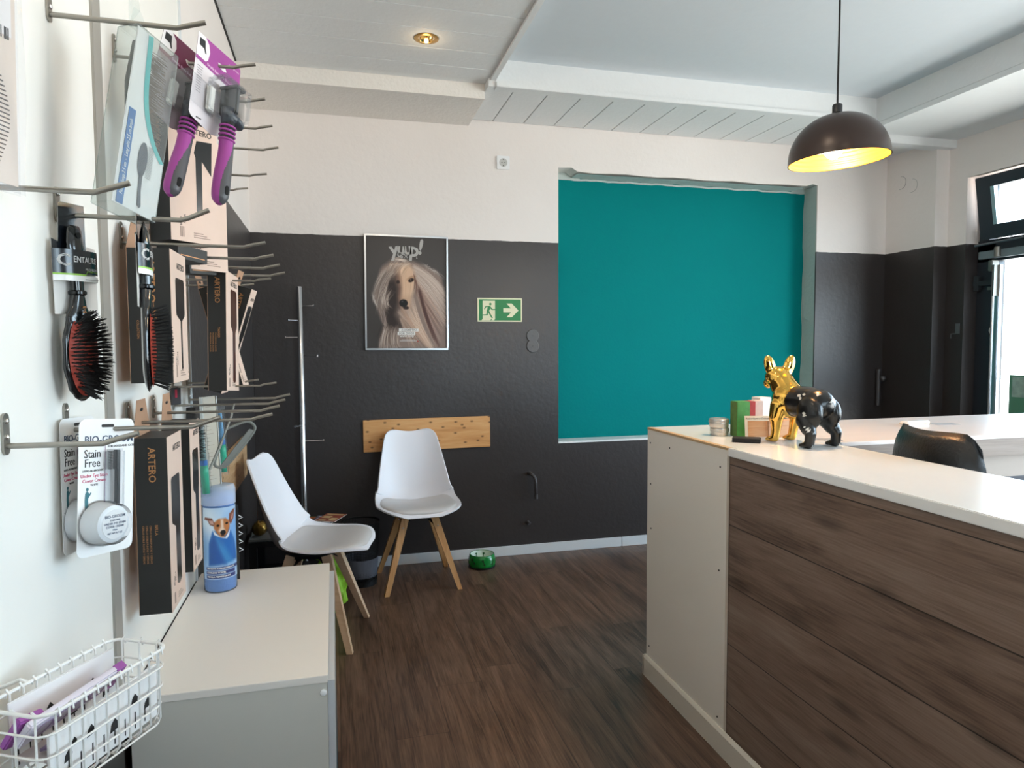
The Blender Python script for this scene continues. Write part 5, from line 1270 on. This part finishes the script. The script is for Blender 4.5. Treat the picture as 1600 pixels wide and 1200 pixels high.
# ---------------------------------------------------- purple slicker brushes on blister cards
PUR = mat('purple_rubber', (150, 58, 140), 0.42); GRY = mat('dark_grey_rubber', (72, 72, 76), 0.45); BLKP = mat('black_gloss_plastic', (24, 24, 27), 0.25)
def slicker(label, loc, rot, cardc, dim=False):
    t = thing('slicker_brush', label, 'brush', loc, rot, 'purple handled slicker brushes on cards')
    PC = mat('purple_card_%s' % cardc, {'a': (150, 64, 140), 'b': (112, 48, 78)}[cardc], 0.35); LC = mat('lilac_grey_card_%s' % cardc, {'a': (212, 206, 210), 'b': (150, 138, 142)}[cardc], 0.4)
    sh = [(-0.067, 0.035), (0.060, 0.034), (0.068, 0.028), (0.072, -0.045), (0.066, -0.062), (0.062, -0.12), (0.030, -0.150), (-0.005, -0.160), (-0.066, -0.148), (-0.073, -0.140)]
    b = MB(); b.prism(sh, (0,0,0), (1,0,0), (0,0,1), (0, 0.0007, 0)); cd_ = b.build('card', LC, t)
    b = MB(); b.prism([(-0.0672, 0.0352), (0.060, 0.0342), (0.068, 0.028), (0.0712, -0.035), (-0.0685, -0.022)], (0,-0.0002,0), (1,0,0), (0,0,1), (0,-0.0003,0)); b.build('purple_band', PC, cd_)
    b = MB(); b.prism([(-0.0674, 0.0354), (-0.046, 0.035), (-0.034, 0.024), (-0.030, 0.008), (-0.034, -0.010), (-0.040, -0.016), (-0.0685, -0.014)], (0,-0.0006,0), (1,0,0), (0,0,1), (0,-0.0002,0)); b.build('card_corner', mat('pale_card', (226, 224, 226), 0.4), cd_)
    b = MB(); b.prism([(-0.062, 0.026), (-0.046, 0.026), (-0.044, 0.010), (-0.040, 0.0), (-0.044, 0.0), (-0.048, 0.008), (-0.062, 0.010)], (0,-0.0009,0), (1,0,0), (0,0,1), (0,-0.0002,0)); b.build('brush_print', DARKP, cd_)
    b = MB(); b.prism([(-0.004, 0.004), (0.008, 0.006), (0.020, 0.003), (0.024, -0.003), (0.014, -0.006), (0.002, -0.004)], (0,-0.0006,0), (1,0,0), (0,0,1), (0,-0.0002,0)); b.build('hang_slot', mat('pale_card', (226, 224, 226)), cd_)
    text('Double Extra Soft Slicker Brush', 0.0082, mat('pale_pink_ink', (226, 190, 220), 0.5), cd_, (0.012, -0.0008, -0.021), (1,0,-0.06), (0,0,1), sx=0.9, bold=0.01)
    text('transgroom', 0.0072, mat('pale_pink_ink', (226, 190, 220)), cd_, (0.047, -0.0008, 0.018), (1,0,-0.05), (0,0,1))
    fine_print(cd_, -0.062, -0.044, -0.034, 11, 0.0055, -0.0006)
    text('artero', 0.0062, INK, cd_, (-0.045, -0.0006, -0.143), (1,0,0.05), (0,0,1))
    # head with pins (seen from the side) inside the blister
    b = MB(); b.box(0.004, 0.016, -0.050, -0.006, -0.112, -0.050, bev=0.003); b.box(0.000, 0.030, -0.052, -0.006, -0.056, -0.048, bev=0.002); hd_ = b.build('pin_head', mat('dark_grey_head', (66, 68, 70), 0.4), t, True)
    b = MB()
    for i in range(16):
        for j in range(9): b.tube([(0.016, -0.010-j*0.0045, -0.110+i*0.0034), (0.028, -0.010-j*0.0045, -0.109+i*0.0034), (0.036, -0.010-j*0.0045, -0.1125+i*0.0034)], 0.00035, 3, cap=False)
    o = b.build('pins', mat('steel_pins', (168, 166, 160), 0.3, 0.9), hd_); o['kind'] = 'stuff'
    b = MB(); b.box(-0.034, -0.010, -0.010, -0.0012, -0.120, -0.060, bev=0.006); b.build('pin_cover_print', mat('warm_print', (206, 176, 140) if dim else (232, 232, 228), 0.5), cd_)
    b = MB(); b.box(-0.040, 0.054, -0.058, -0.0004, -0.124, -0.040, bev=0.012); b.build('blister', BLI, t, True)
    # release button + handle
    b = MB(); b.ball((0.012, -0.032, -0.118), (0.021, 0.016, 0.013), 18, 12, Matrix.Rotation(R(20), 4, 'Y')); b.ball((0.026, -0.036, -0.122), (0.020, 0.015, 0.010), 18, 12, Matrix.Rotation(R(25), 4, 'Y')); b.tube([(0.008, -0.03, -0.10), (0.008, -0.03, -0.135)], [0.016, 0.014], 16); b.build('neck', mat('blue_grey_neck', (62, 68, 76), 0.35), t, 'all')
    P_ = [(0.009, -0.030, -0.130), (0.009, -0.030, -0.165), (0.008, -0.031, -0.200), (0.004, -0.032, -0.245), (0.000, -0.034, -0.285), (-0.003, -0.036, -0.305), (-0.005, -0.037, -0.316)]
    Rr = [0.0145, 0.0150, 0.0155, 0.0175, 0.0180, 0.0150, 0.006]
    C_ = cr(P_, 90); Q_ = cr([(r_, 0, 0) for r_ in Rr], 90)[:, 0]
    b = MB(); b.tube([tuple(c) for c in C_], list(Q_), 64)
    me = b.b
    for f in me.faces:
        c = f.calc_center_median(); v = (-c.z-0.13)/0.19; cx = np.interp(-c.z, [-q[2] for q in P_], [q[0] for q in P_])
        cyy = np.interp(-c.z, [-q[2] for q in P_], [q[1] for q in P_]); lim = 0.009-0.006*v+0.006*math.sin(v*6.0)
        f.material_index = 2 if v < 0.21 else (0 if (c.x-cx)*0.62-(c.y-cyy)*0.79 < lim else 1)
    b.build('handle', [PUR, GRY, BLKP], t, 'all', recalc=True)
    b = MB()
    for q in range(4):
        z_ = -0.140-q*0.0098; b.tube([(0.009+0.0152*math.cos(k*math.pi/8), -0.030+0.0152*math.sin(k*math.pi/8), z_+0.002*math.sin(k*math.pi/8)) for k in range(16)], 0.0026, 8, closed=True)
    b.build('grip_rings', PUR, t, 'all')
    b = MB(); b.prism(rrect(-0.0045, 0.0045, -0.010, 0.010, 0.0044), (-0.001-0.0172*0.10, -0.0345-0.0172*0.995, -0.287), (0.995,-0.10,0), (0,0,1), (-0.0001, -0.001, 0)); b.build('hang_hole', mat('pure_black', (4, 4, 4)), t)
    return t
slicker('purple handled slicker brush on a bright purple card, front one of the pair', (-0.228, 1.63, 1.968), (0, R(10), R(60)), 'a')
slicker('purple handled slicker brush on a dim purple card, rear one of the pair', (-0.292, 1.625, 1.967), (0, R(16), R(56)), 'b', True)

# ---------------------------------------------------- clear box with long pin brush
t = thing('pin_brush_box', 'long clear plastic box with a teal edged long pin brush, on the top near hook', 'box', (-0.312, 1.28, 1.893), (0, R(12.5), R(60)))
CP = clear_mat('clear_box_plastic', (238, 242, 241), 0.10, 0.05, 0.35)
W, D_, H_ = 0.092, 0.044, 0.315
b = MB(); b.box(-0.006, W-0.006, -D_/2, D_/2, -H_, -0.006, bev=0.002); b.build('clear_box', CP, t)
b = MB(); b.quad((-0.004, 0, -0.008), (0.012, -0.002, 0.03), (0.006, 0.004, 0.062), (-0.010, 0.004, 0.05)); b.quad((0.012, -0.002, 0.03), (0.05, 0.0, -0.007), (-0.004, 0, -0.008), (0.0, 0.0, 0.03)); b.build('hang_tab', CP, t)
INS = mat('pale_grey_insert', (220, 217, 215), 0.5)
# printed insert with a curved teal border
b = MB(); top_ = [(-0.005, -0.010), (0.028, -0.010), (0.030, -0.06), (0.034, -0.11), (0.044, -0.15), (0.062, -0.185), (W-0.007, -0.21), (W-0.007, -H_+0.002), (-0.005, -H_+0.002)]
b.prism(top_, (0, -D_/2+0.002, 0), (1,0,0), (0,0,1), (0, 0.0006, 0)); ins = b.build('printed_insert', INS, t)
cv = cr([(0.028, 0, -0.010), (0.030, 0, -0.06), (0.034, 0, -0.11), (0.044, 0, -0.15), (0.062, 0, -0.185), (W-0.007, 0, -0.21)], 30)
def band_(u, v):
    i = min(int(v*29), 28); f = v*29-i; p = Vector(cv[i])*(1-f)+Vector(cv[i+1])*f
    return Vector((p.x-0.010*(1-u)+0.001, -D_/2+0.0014, p.z-0.002*(1-u)))
b = MB(); b.grid(band_, 3, 40); b.build('teal_border', mat('teal_ink_border', (70, 170, 168), 0.45), ins)
b = MB(); b.box(0.0015, 0.0150, -D_/2+0.0010, -D_/2+0.0016, -H_+0.004, -0.150); bs = b.build('blue_band', mat('royal_blue_print', (40, 100, 160), 0.45), ins)
text('Picots longs 2.5 cm  -  Long pins 2.5 cm brush', 0.0088, mat('white_lettering_gloss', (236, 236, 234)), bs, (0.0083, -D_/2+0.0008, -0.232), (0,0,1), (-1,0,0), sx=0.78, shear=0.2)
# small printed brush
ps = MB(); pts_ = [(0.0095*math.sin(a)*1.0+0.041, -0.222+0.030*math.cos(a)) for a in [k*math.pi/10 for k in range(21)]][:-1]
ps.prism(pts_, (0, -D_/2+0.0012, 0), (1,0,0), (0,0,1), (0,-0.0003,0)); ps.prism([(0.038, -0.245), (0.045, -0.245), (0.046, -0.275), (0.050, -0.300), (0.047, -0.304), (0.042, -0.300), (0.040, -0.275)], (0, -D_/2+0.0012, 0), (1,0,0), (0,0,1), (0,-0.0003,0)); ps.build('brush_print', mat('dark_slate_ink', (62, 66, 76), 0.5), ins)
b = MB()
for k in range(22): zz = -0.222+0.028*(k-10.5)/11; b.box(0.050, 0.050+0.012, -D_/2+0.0010, -D_/2+0.0012, zz, zz+0.0006)
b.build('pin_print', mat('grey_ink', (110, 112, 112)), ins)
# the real pins
b = MB(); b.tube([(0.024, 0.004, -0.02), (0.026, 0.004, -0.09), (0.034, 0.004, -0.15), (0.044, 0.004, -0.19)], [0.010, 0.014, 0.012, 0.007], 12); pb = b.build('paddle', mat('dark_brush_pad', (54, 56, 56), 0.5), t, 'all')
b = MB(); r_ = random.Random(2)
for j in range(44):
    z_ = -0.030-j*0.0038; xb = np.interp(-z_, [0.02, 0.09, 0.15, 0.2], [0.026, 0.030, 0.038, 0.050])
    for k in range(7):
        y_ = -0.013+k*0.0045; x1 = min(W-0.012, xb+0.046-r_.uniform(0, 0.004)); dz = r_.uniform(-0.004, 0.004)
        b.tube([(xb, y_, z_), (x1, y_+r_.uniform(-.001, .001), z_+dz)], 0.00055, 3, cap=False)
o = b.build('steel_pins', mat('brown_grey_pins', (150, 134, 120), 0.35, 0.4), pb); o['kind'] = 'stuff'

# ---------------------------------------------------- bag at the left edge of the photo
t = thing('bagged_comb', 'clear bag with a beige card and dark pins at the left edge of the photo', 'bag', (-0.382, 0.93, 1.790), (0, R(1.5), R(66)))
BCD = mat('beige_card', (222, 206, 190), 0.5)
b = MB(); b.box(-0.10, 0.046, 0.0, 0.001, -0.235, 0.06); cd_ = b.build('card', BCD, t)
b = MB(); b.box(-0.10, 0.040, -0.0006, -0.0002, -0.060, 0.055); b.build('label', mat('white_card', (230, 226, 222)), cd_)
b = MB()
for k in range(14):
    wv = [0.0022, 0.0012, 0.003, 0.0016, 0.0026][k % 5]; b.box(-0.025+k*0.0046, -0.025+k*0.0046+wv, -0.0009, -0.0006, -0.064, -0.050)
b.build('barcode', INK, cd_)
b = MB(); b.prism([(-0.03, 0.012), (0.020, 0.0), (0.020, -0.012), (-0.03, 0.0)], (0, -0.0007, 0), (1,0,0), (0,0,1), (0,-0.0002,0)); b.build('purple_stripe', mat('dusky_purple', (96, 80, 130), 0.5), cd_)
fine_print(cd_, -0.03, 0.020, -0.020, 2, 0.012, -0.0008)
b = MB()
for k in range(22):
    zz = -0.105-k*0.0052; b.tube([(-0.06, -0.012, zz+0.003), (0.010+0.014*math.sin(k/21*math.pi), -0.012, zz)], 0.0009, 4)
b.build('dark_pins', mat('dark_pin_steel', (84, 74, 68), 0.35, 0.5), t)
b = MB(); b.grid(lambda u, v: Vector((-0.10+u*0.152, -0.006-0.014*math.sin(math.pi*u)*math.sin(math.pi*v)-0.002*math.sin(u*23+v*9), -0.245+v*0.31)), 24, 30); b.grid(lambda u, v: Vector((-0.10+u*0.152, 0.003, -0.245+v*0.31)), 6, 6); b.build('clear_bag', clear_mat('clear_bag_film', (244, 244, 246), 0.06, 0.05, 0.3), t, 'all')

# ---------------------------------------------------- low items at the far end
def at_(o, mm): pass
t = thing('dark_bristle_brush', 'brush with black bristles and teal handle showing beside the kraft boxes', 'brush', (-0.376, 2.06, 1.14), (0, R(-3), R(75)))
b = MB(); b.tube([(0, 0.01, 0.05), (0, 0.012, -0.05), (0, 0.012, -0.08)], [0.012, 0.018, 0.01], 12); b.build('brush_head', DARKP, t, 'all')
b = MB(); r_ = random.Random(9)
for j in range(26):
    for k in range(9):
        z_ = 0.008-j*0.004; y_ = -0.014+k*0.004; b.tube([(0.0, y_*0.6, z_), (0.020+0.012*math.sin(math.pi*min(1, j/22))+r_.uniform(-.003, .003), y_, z_-0.006+r_.uniform(-.003, .003))], 0.0007, 3, cap=False)
o = b.build('bristles', BRI, t); o['kind'] = 'stuff'
b = MB(); b.tube([(0, 0.01, -0.08), (0.004, 0.01, -0.13), (0.004, 0.01, -0.20)], [0.008, 0.010, 0.009], 12); b.build('handle', mat('teal_handle', (52, 160, 140), 0.35), t, 'all')
t = thing('beige_pack', 'tall narrow beige pack with fine print hanging at the far panel end', 'pack', (-0.362, 2.205, 1.18), (0, R(-2), R(40)))
b = MB(); b.box(-0.025, 0.018, -0.006, 0.006, -0.24, 0.03, bev=0.002); b.build('pack_body', mat('beige_pack_card', (188, 180, 164), 0.6), t)
b = MB(); b.box(-0.027, -0.0255, -0.008, 0.008, -0.24, 0.03); b.box(0.0185, 0.020, -0.008, 0.008, -0.24, 0.03); b.build('clear_edges', mat('milky_plastic', (216, 220, 218), 0.25), t)
b = MB()
for k in range(20): b.box(-0.018, 0.004-0.006*(k % 3), -0.0065, -0.0060, -0.22+k*0.0115, -0.2192+k*0.0115)
b.build('fine_print', mat('faint_print', (120, 100, 88)), t)
def toothbrush(label, loc, rot, ca, cb_):
    t = thing('wrapped_brush', label, 'brush', loc, rot, 'small wrapped brushes')
    b = MB(); b.tube([(0, 0, 0.0), (0.002, 0, -0.055), (0.0, 0, -0.09)], [0.005, 0.006, 0.009], 12); b.build('upper_handle', mat('wrapped_%d%d%d' % ca, ca, 0.3), t, 'all')
    b = MB(); b.tube([(0, 0, -0.09), (0.0, 0, -0.105)], [0.011, 0.011], 12); b.build('collar', mat('blue_collar', (50, 104, 170), 0.35), t, True)
    b = MB(); b.tube([(0, 0, -0.105), (0.0, 0, -0.125), (0.0, 0, -0.19)], [0.011, 0.012, 0.011], 12); b.build('grip', mat('wrapped_%d%d%d' % cb_, cb_, 0.35), t, 'all')
    b = MB(); b.grid(lambda u, v: Vector((0.016*math.cos(2*math.pi*u)+0.0015*math.sin(v*31), 0.010*math.sin(2*math.pi*u), 0.02-v*0.22)), 16, 24, closeu=True); b.build('clear_wrap', BLI, t, 'all')
toothbrush('blue and green small brush in clear wrap, right of the beige pack', (-0.338, 2.235, 1.165), (0, R(-2), R(40)), (90, 150, 190), (52, 160, 130))
toothbrush('green small brush in clear wrap, left of the beige pack', (-0.379, 2.16, 1.115), (0, R(-3), R(40)), (120, 150, 150), (60, 160, 130))
t = thing('red_tag_pack', 'small dark pack with a red spot on the low hook row', 'pack', (-0.420, 2.05, 1.235), (0, 0, R(70)))
MB().box(-0.02, 0.022, 0, 0.003, -0.035, 0.012).build('pack_card', mat('dark_pack_card', (60, 52, 54), 0.4), t); MB().box(-0.006, 0.004, -0.0006, 0, -0.016, 0.006).build('red_spot', mat('raspberry_red', (176, 40, 70), 0.4), t)
# grooming tool: loop with toothed blade
t = thing('shedding_blade', 'grey looped shedding blade with toothed edge hanging from a low hook', 'grooming tool', (-0.278, 2.063, 1.192), (0, 0, R(22)))
GM = mat('dull_grey_rubber', (112, 114, 108), 0.5)
b = MB(); b.bar((0.004, 0, 0.006), (-0.004, 0, -0.03), 0.011, 0.003); b.bar((-0.004, 0, -0.03), (-0.034, 0, -0.105), 0.009, 0.003); b.bar((-0.034, 0, -0.105), (-0.066, 0, -0.175), 0.012, 0.004); b.build('stem', mat('pale_grey_strap', (150, 150, 142), 0.5), t)
C_ = cr([(-0.020, 0, -0.066), (0.006, 0, -0.056), (0.036, 0, -0.048), (0.052, 0, -0.054), (0.060, 0, -0.068), (0.050, 0, -0.088), (0.020, 0, -0.125), (-0.012, 0, -0.160), (-0.034, 0, -0.172), (-0.052, 0, -0.162), (-0.044, 0, -0.130), (-0.030, 0, -0.095)], 60)
b = MB(); b.tube([tuple(c) for c in C_], 0.0042, 8); b.build('loop', GM, t, 'all')
b = MB(); n0, n1 = Vector((0.058, 0, -0.075)), Vector((-0.026, 0, -0.176)); dv = n1-n0; nn = Vector((0.75, 0, -0.66))
b.prism([(n0.x-0.014, n0.z+0.006), (n0.x, n0.z), (n1.x, n1.z), (n1.x-0.012, n1.z+0.008)][::-1], (0, -0.003, 0), (1,0,0), (0,0,1), (0, 0.006, 0))
for k in range(14):
    p = n0+dv*(k+0.2)/14; q = n0+dv*(k+0.7)/14; b.prism([(p.x, p.z), (q.x, q.z), ((p.x+q.x)/2+nn.x*0.007, (p.z+q.z)/2+nn.z*0.007)], (0, -0.002, 0), (1,0,0), (0,0,1), (0, 0.004, 0))
b.build('toothed_blade', GM, t)

# ---------------------------------------------------- cooling towel tube on the cabinet
t = thing('towel_tube', 'clear tube of blue towel with a terrier label, on the low cabinet', 'tube', (-0.346, 2.215, 0.6205), (0, 0, R(14)))
TR_ = 0.047
b = MB(); b.lathe([(0, 0.003), (TR_-0.004, 0.003), (TR_-0.003, 0.01), (TR_-0.003, 0.290), (TR_-0.012, 0.296), (0, 0.296)], 40); tw = b.build('blue_towel', mat('blue_towel', (128, 176, 236), 0.8, noise=0.10, nscale=60, bump=0.5, bscale=160), t, 'all')
b = MB(); b.lathe([(0, 0), (TR_-0.002, 0), (TR_, 0.004), (TR_, 0.262), (TR_+0.0012, 0.263), (TR_+0.0012, 0.268), (TR_, 0.270)], 48); b.build('tube_wall', clear_mat('clear_tube', (214, 228, 244), 0.16, 0.08, 0.3), t, 'all')
b = MB(); b.lathe([(TR_+0.0014, 0.264), (TR_+0.0014, 0.306), (TR_-0.002, 0.318), (TR_-0.012, 0.3205), (0, 0.321)], 48); b.build('cap', clear_mat('frosted_cap', (226, 236, 250), 0.5, 0.35, 0.2), t, 'all')
tp = Pic(120, 150, (176, 204, 232))
tp.ell(0.15, 0.2, 0.3, 0.25, (226, 236, 244), 0.8, 1); tp.ell(0.85, 0.45, 0.3, 0.35, (110, 160, 216), 0.8, 1); tp.ell(0.05, 0.6, 0.25, 0.25, (120, 166, 214), 0.7, 1)
tp.poly([(0.30, 0.32), (0.72, 0.30), (0.88, 0.50), (0.98, 0.76), (0.18, 0.80), (0.20, 0.50)], (46, 104, 176), 1, 0.02)
tp.poly([(0.34, 0.36), (0.62, 0.58), (0.80, 0.78), (0.55, 0.78), (0.42, 0.56)], (66, 140, 198), 0.8, 0.05); tp.poly([(0.22, 0.50), (0.34, 0.36), (0.46, 0.60), (0.62, 0.80), (0.20, 0.80)], (36, 84, 156), 0.8, 0.04)
tp.poly([(0.32, 0.31), (0.44, 0.38), (0.60, 0.42), (0.74, 0.30), (0.70, 0.40), (0.64, 0.44), (0.50, 0.415), (0.34, 0.37)], (232, 232, 236), 1, 0.01)
tp.poly([(0.34, 0.20), (0.46, 0.15), (0.62, 0.15), (0.72, 0.20), (0.72, 0.28), (0.66, 0.36), (0.58, 0.41), (0.50, 0.41), (0.42, 0.36), (0.34, 0.28)], (184, 116, 70), 1, 0.015)
tp.poly([(0.36, 0.21), (0.30, 0.14), (0.10, 0.13), (0.07, 0.16), (0.18, 0.17), (0.24, 0.23), (0.34, 0.25)], (120, 66, 48), 1, 0.01); tp.poly([(0.20, 0.17), (0.32, 0.17), (0.34, 0.23), (0.26, 0.22)], (214, 170, 160), 0.9, 0.01)
tp.poly([(0.70, 0.20), (0.72, 0.10), (0.84, 0.05), (0.94, 0.045), (0.90, 0.09), (0.86, 0.17), (0.76, 0.25)], (124, 68, 48), 1, 0.01); tp.poly([(0.76, 0.19), (0.80, 0.11), (0.86, 0.10), (0.82, 0.17)], (206, 160, 150), 0.8, 0.01)
tp.poly([(0.50, 0.16), (0.56, 0.16), (0.57, 0.28), (0.62, 0.34), (0.50, 0.36), (0.44, 0.32), (0.50, 0.26)], (236, 214, 196), 0.85, 0.02)
tp.ell(0.435, 0.245, 0.035, 0.016, (28, 18, 14), 1, 0.4); tp.ell(0.645, 0.225, 0.035, 0.016, (28, 18, 14), 1, 0.4); tp.ell(0.55, 0.345, 0.065, 0.034, (20, 16, 16), 1, 0.3); tp.ell(0.54, 0.385, 0.04, 0.012, (60, 36, 30), 0.8, 0.4)
for (y0, y1, x1) in ((0.825, 0.868, 1.0), (0.882, 0.925, 0.86), (0.938, 0.985, 0.88)): tp.poly([(0.10, y0+0.005), (x1, y0), (x1, y1), (0.10, y1+0.002)], (42, 54, 112), 1, 0.008)
LBL = vcol_mat('towel_label_print', 0.3)
z1_, z0_ = 0.258, 0.042
printed('label', tp, lambda u, v: ((TR_+0.0008)*math.sin(R(-72+144*u)), -(TR_+0.0008)*math.cos(R(-72+144*u)), z1_-(z1_-z0_)*v), LBL, t)
LWH = mat('white_lettering', (226, 224, 220))
for (tx, v, sz) in (('SERVIETTE RAFRAICHISSANTE', 0.848, 0.0062), ('COOLING TOWEL', 0.904, 0.0066), ('TOALLA REFRESCANTE', 0.962, 0.0066)):
    cu = bpy.data.curves.new('t', 'FONT'); cu.body = tx; cu.size = sz; cu.align_x = 'LEFT'; cu.align_y = 'CENTER'; cu.offset = 0.00025; tt = bpy.data.objects.new('t', cu); COL.objects.link(tt); me = evaluated(tt); bpy.data.objects.remove(tt)
    for q in me.vertices:
        a = R(-72+144*0.13)+q.co.x/(TR_); zz = z1_-(z1_-z0_)*v+q.co.y; q.co = (math.sin(a)*(TR_+0.0013), -math.cos(a)*(TR_+0.0013), zz)
    me.materials.clear(); me.materials.append(LWH); link('lettering', me, t)
t = thing('plastic_comb', 'white comb with pointed teeth standing behind the towel tube', 'comb', (-0.312, 2.285, 0.6205), (0, 0, R(20)))
b = MB(); b.box(-0.016, 0.012, -0.003, 0.003, 0, 0.24, bev=0.001); b.build('comb_back', mat('black_comb_plastic', (18, 18, 20)), t)
b = MB()
for k in range(5):
    z_ = 0.088+k*0.026; b.tube([(0.012, 0, z_), (0.024, 0, z_+0.004), (0.012, 0, z_+0.013)], 0.0018, 6)
b.build('comb_teeth', PW, t)

# ---------------------------------------------------- wire basket with packs
BA = R(62)   # long side runs along the wall, turned a little into the room
t = thing('wire_basket', 'white wire basket full of packs at the bottom left of the photo', 'basket', (-0.318, 1.02, 0.815), (0, 0, BA))
WIRE = mat('white_coated_wire', (224, 222, 218), 0.35)
bl, br_, bw, bh = -0.125, 0.078, 0.098, 0.112
def loopw(z, r=0.0021, ins=0.0, rad=0.02):
    p = rrect(bl+ins, br_-ins, -bw/2+ins, bw/2-ins, rad, 4); return [(x, y_, z) for x, y_ in p]
b = MB(); b.tube(loopw(bh), 0.0024, 8, closed=True); b.build('rim', WIRE, t, True)
b = MB()
for z_, i_ in ((0.086, 0.001), (0.058, 0.002), (0.030, 0.004), (0.004, 0.006)): b.tube(loopw(z_, ins=i_), 0.0014, 6, closed=True)
b.build('side_wires', WIRE, t, True)
nl = 10
for i in range(nl):
    x = bl+0.018+(br_-bl-0.036)*i/(nl-1)
    b = MB(); b.tube([(x, -bw/2-0.003, bh-0.006), (x, -bw/2-0.0005, bh+0.005), (x, -bw/2+0.004, bh), (x, -bw/2+0.004, 0.012), (x, -bw/2+0.012, 0.002), (x, bw/2-0.012, 0.002), (x, bw/2-0.004, 0.012), (x, bw/2-0.004, bh), (x, bw/2+0.0005, bh+0.005), (x, bw/2+0.003, bh-0.006)], 0.0014, 6); b.build('cross_wire', WIRE, t, True)
for y_ in (-0.03, 0.0, 0.03):
    b = MB(); b.tube([(br_+0.003, y_, bh-0.006), (br_+0.0005, y_, bh+0.005), (br_-0.004, y_, bh), (br_-0.004, y_, 0.012), (br_-0.014, y_, 0.0015), (bl+0.014, y_, 0.0015), (bl+0.004, y_, 0.012), (bl+0.004, y_, bh), (bl, y_, bh+0.005)], 0.0014, 6); b.build('end_wire', WIRE, t, True)
for x in (-0.10, -0.06):
    b = MB(); b.tube([(x, bw/2, bh), (x-0.002, bw/2+0.010, bh+0.004), (x-0.006, bw/2+0.022+(x+0.10)*0.5, bh-0.01)], 0.0025, 8); b.build('hanger', WIRE, t, True)
LIL = mat('lilac_print', (176, 152, 190), 0.4); LWP = mat('pale_lilac_pack', (214, 208, 220), 0.4); PPUR = mat('strong_purple', (150, 80, 156), 0.4)
def pack(label, x, y_, z, rx, ry, rz, w_, h_, th_, body, prints, grp='packs in the wire basket'):
    """pack lying in the basket, given in basket coordinates"""
    Mb = Matrix.Translation((-0.318, 1.02, 0.815)) @ Matrix.Rotation(BA, 4, 'Z') @ Matrix.Translation((x, y_, z)) @ Euler((R(rx), R(ry), R(rz))).to_matrix().to_4x4()
    p = thing('tool_pack', label, 'pack', Mb.translation, Mb.to_euler(), grp)
    MB().box(-w_/2, w_/2, -th_/2, th_/2, -h_/2, h_/2, bev=0.002).build('pack_body', body, p)
    prints(p, w_, h_, th_)
    return p
def pr_circles(p, w_, h_, th_):
    b = MB()
    for k in range(4):
        cx = -w_*0.32+k*w_*0.19; b.lathe([(h_*0.33, -th_/2-0.0004), (h_*0.33, -th_/2-0.0008), (h_*0.27, -th_/2-0.0008), (h_*0.27, -th_/2-0.0004)], 28, (cx, 0, -h_*0.05), 'Y', closed=True)
    b.build('ring_print', LIL, p)
    MB().box(w_*0.40, w_/2+0.0004, -th_/2-0.0006, th_/2, -h_/2-0.0002, h_/2+0.0002).build('purple_end', PPUR, p)
def pr_white(p, w_, h_, th_):
    for k, (x, z, s) in enumerate(((-0.35, -0.05, .006), (-0.30, 0.12, .004), (-0.16, 0.1, .006), (0.05, -0.1, .007), (0.25, 0.1, .006), (0.38, -0.12, .006))):
        b = MB(); b.prism([(x*w_-s, z*h_-s), (x*w_+s*0.8, z*h_-s*0.8), (x*w_+s, z*h_+s*0.4), (x*w_+s*0.2, z*h_+s*1.5), (x*w_-s*0.7, z*h_+s*0.5)], (0, -th_/2-0.0003, 0), (1,0,0), (0,0,1), (0, -0.0004, 0)); b.build('black_print', INK, p)
    b = MB()
    for k in range(9): b.box(-w_*0.45+k*w_*0.1, -w_*0.45+k*w_*0.1+0.0018, -th_/2-0.0005, -th_/2-0.0002, -h_*0.42, -h_*0.12)
    b.build('barcode', INK, p)
pack('lilac pack with ring prints and a purple end in the wire basket', -0.035, 0.006, 0.078, 38, -3, 1, 0.150, 0.042, 0.010, LWP, pr_circles)
pack('white card pack with black marks along the front of the wire basket', -0.022, -0.034, 0.047, 3, -2, 0, 0.178, 0.080, 0.004, CRD, pr_white)
pack('beige grey pack lying flat in the middle of the wire basket', -0.022, -0.004, 0.044, 84, 0, -1, 0.17, 0.05, 0.006, mat('beige_grey_film', (196, 184, 180), 0.35), lambda p, w_, h_, th_: MB().box(-w_*0.1, w_*0.3, -th_/2-0.0005, -th_/2, -0.008, 0.006).build('lilac_band', LIL, p))
pack('purple cornered pack at the near end of the wire basket', -0.098, 0.016, 0.076, 34, 6, -3, 0.034, 0.045, 0.010, PPUR, lambda p, w_, h_, th_: MB().lathe([(0.007, -th_/2-0.0004), (0.007, -th_/2-0.0008), (0.004, -th_/2-0.0008), (0.004, -th_/2-0.0004)], 20, axis='Y', closed=True).build('ring_print', LWP, p))
pack('dark lilac scissor pack on top of the beige one in the basket', -0.060, -0.016, 0.056, 74, 2, 8, 0.085, 0.022, 0.004, mat('dark_lilac_film', (112, 92, 120), 0.3), lambda p, w_, h_, th_: MB().box(-w_*0.4, w_*0.4, -th_/2-0.0006, -th_/2, -0.009, -0.006).build('dark_line', INK, p))
pack('white card standing against the panel side of the wire basket', -0.015, 0.038, 0.060, -2, 0, 0, 0.165, 0.090, 0.003, CRD, pr_white)
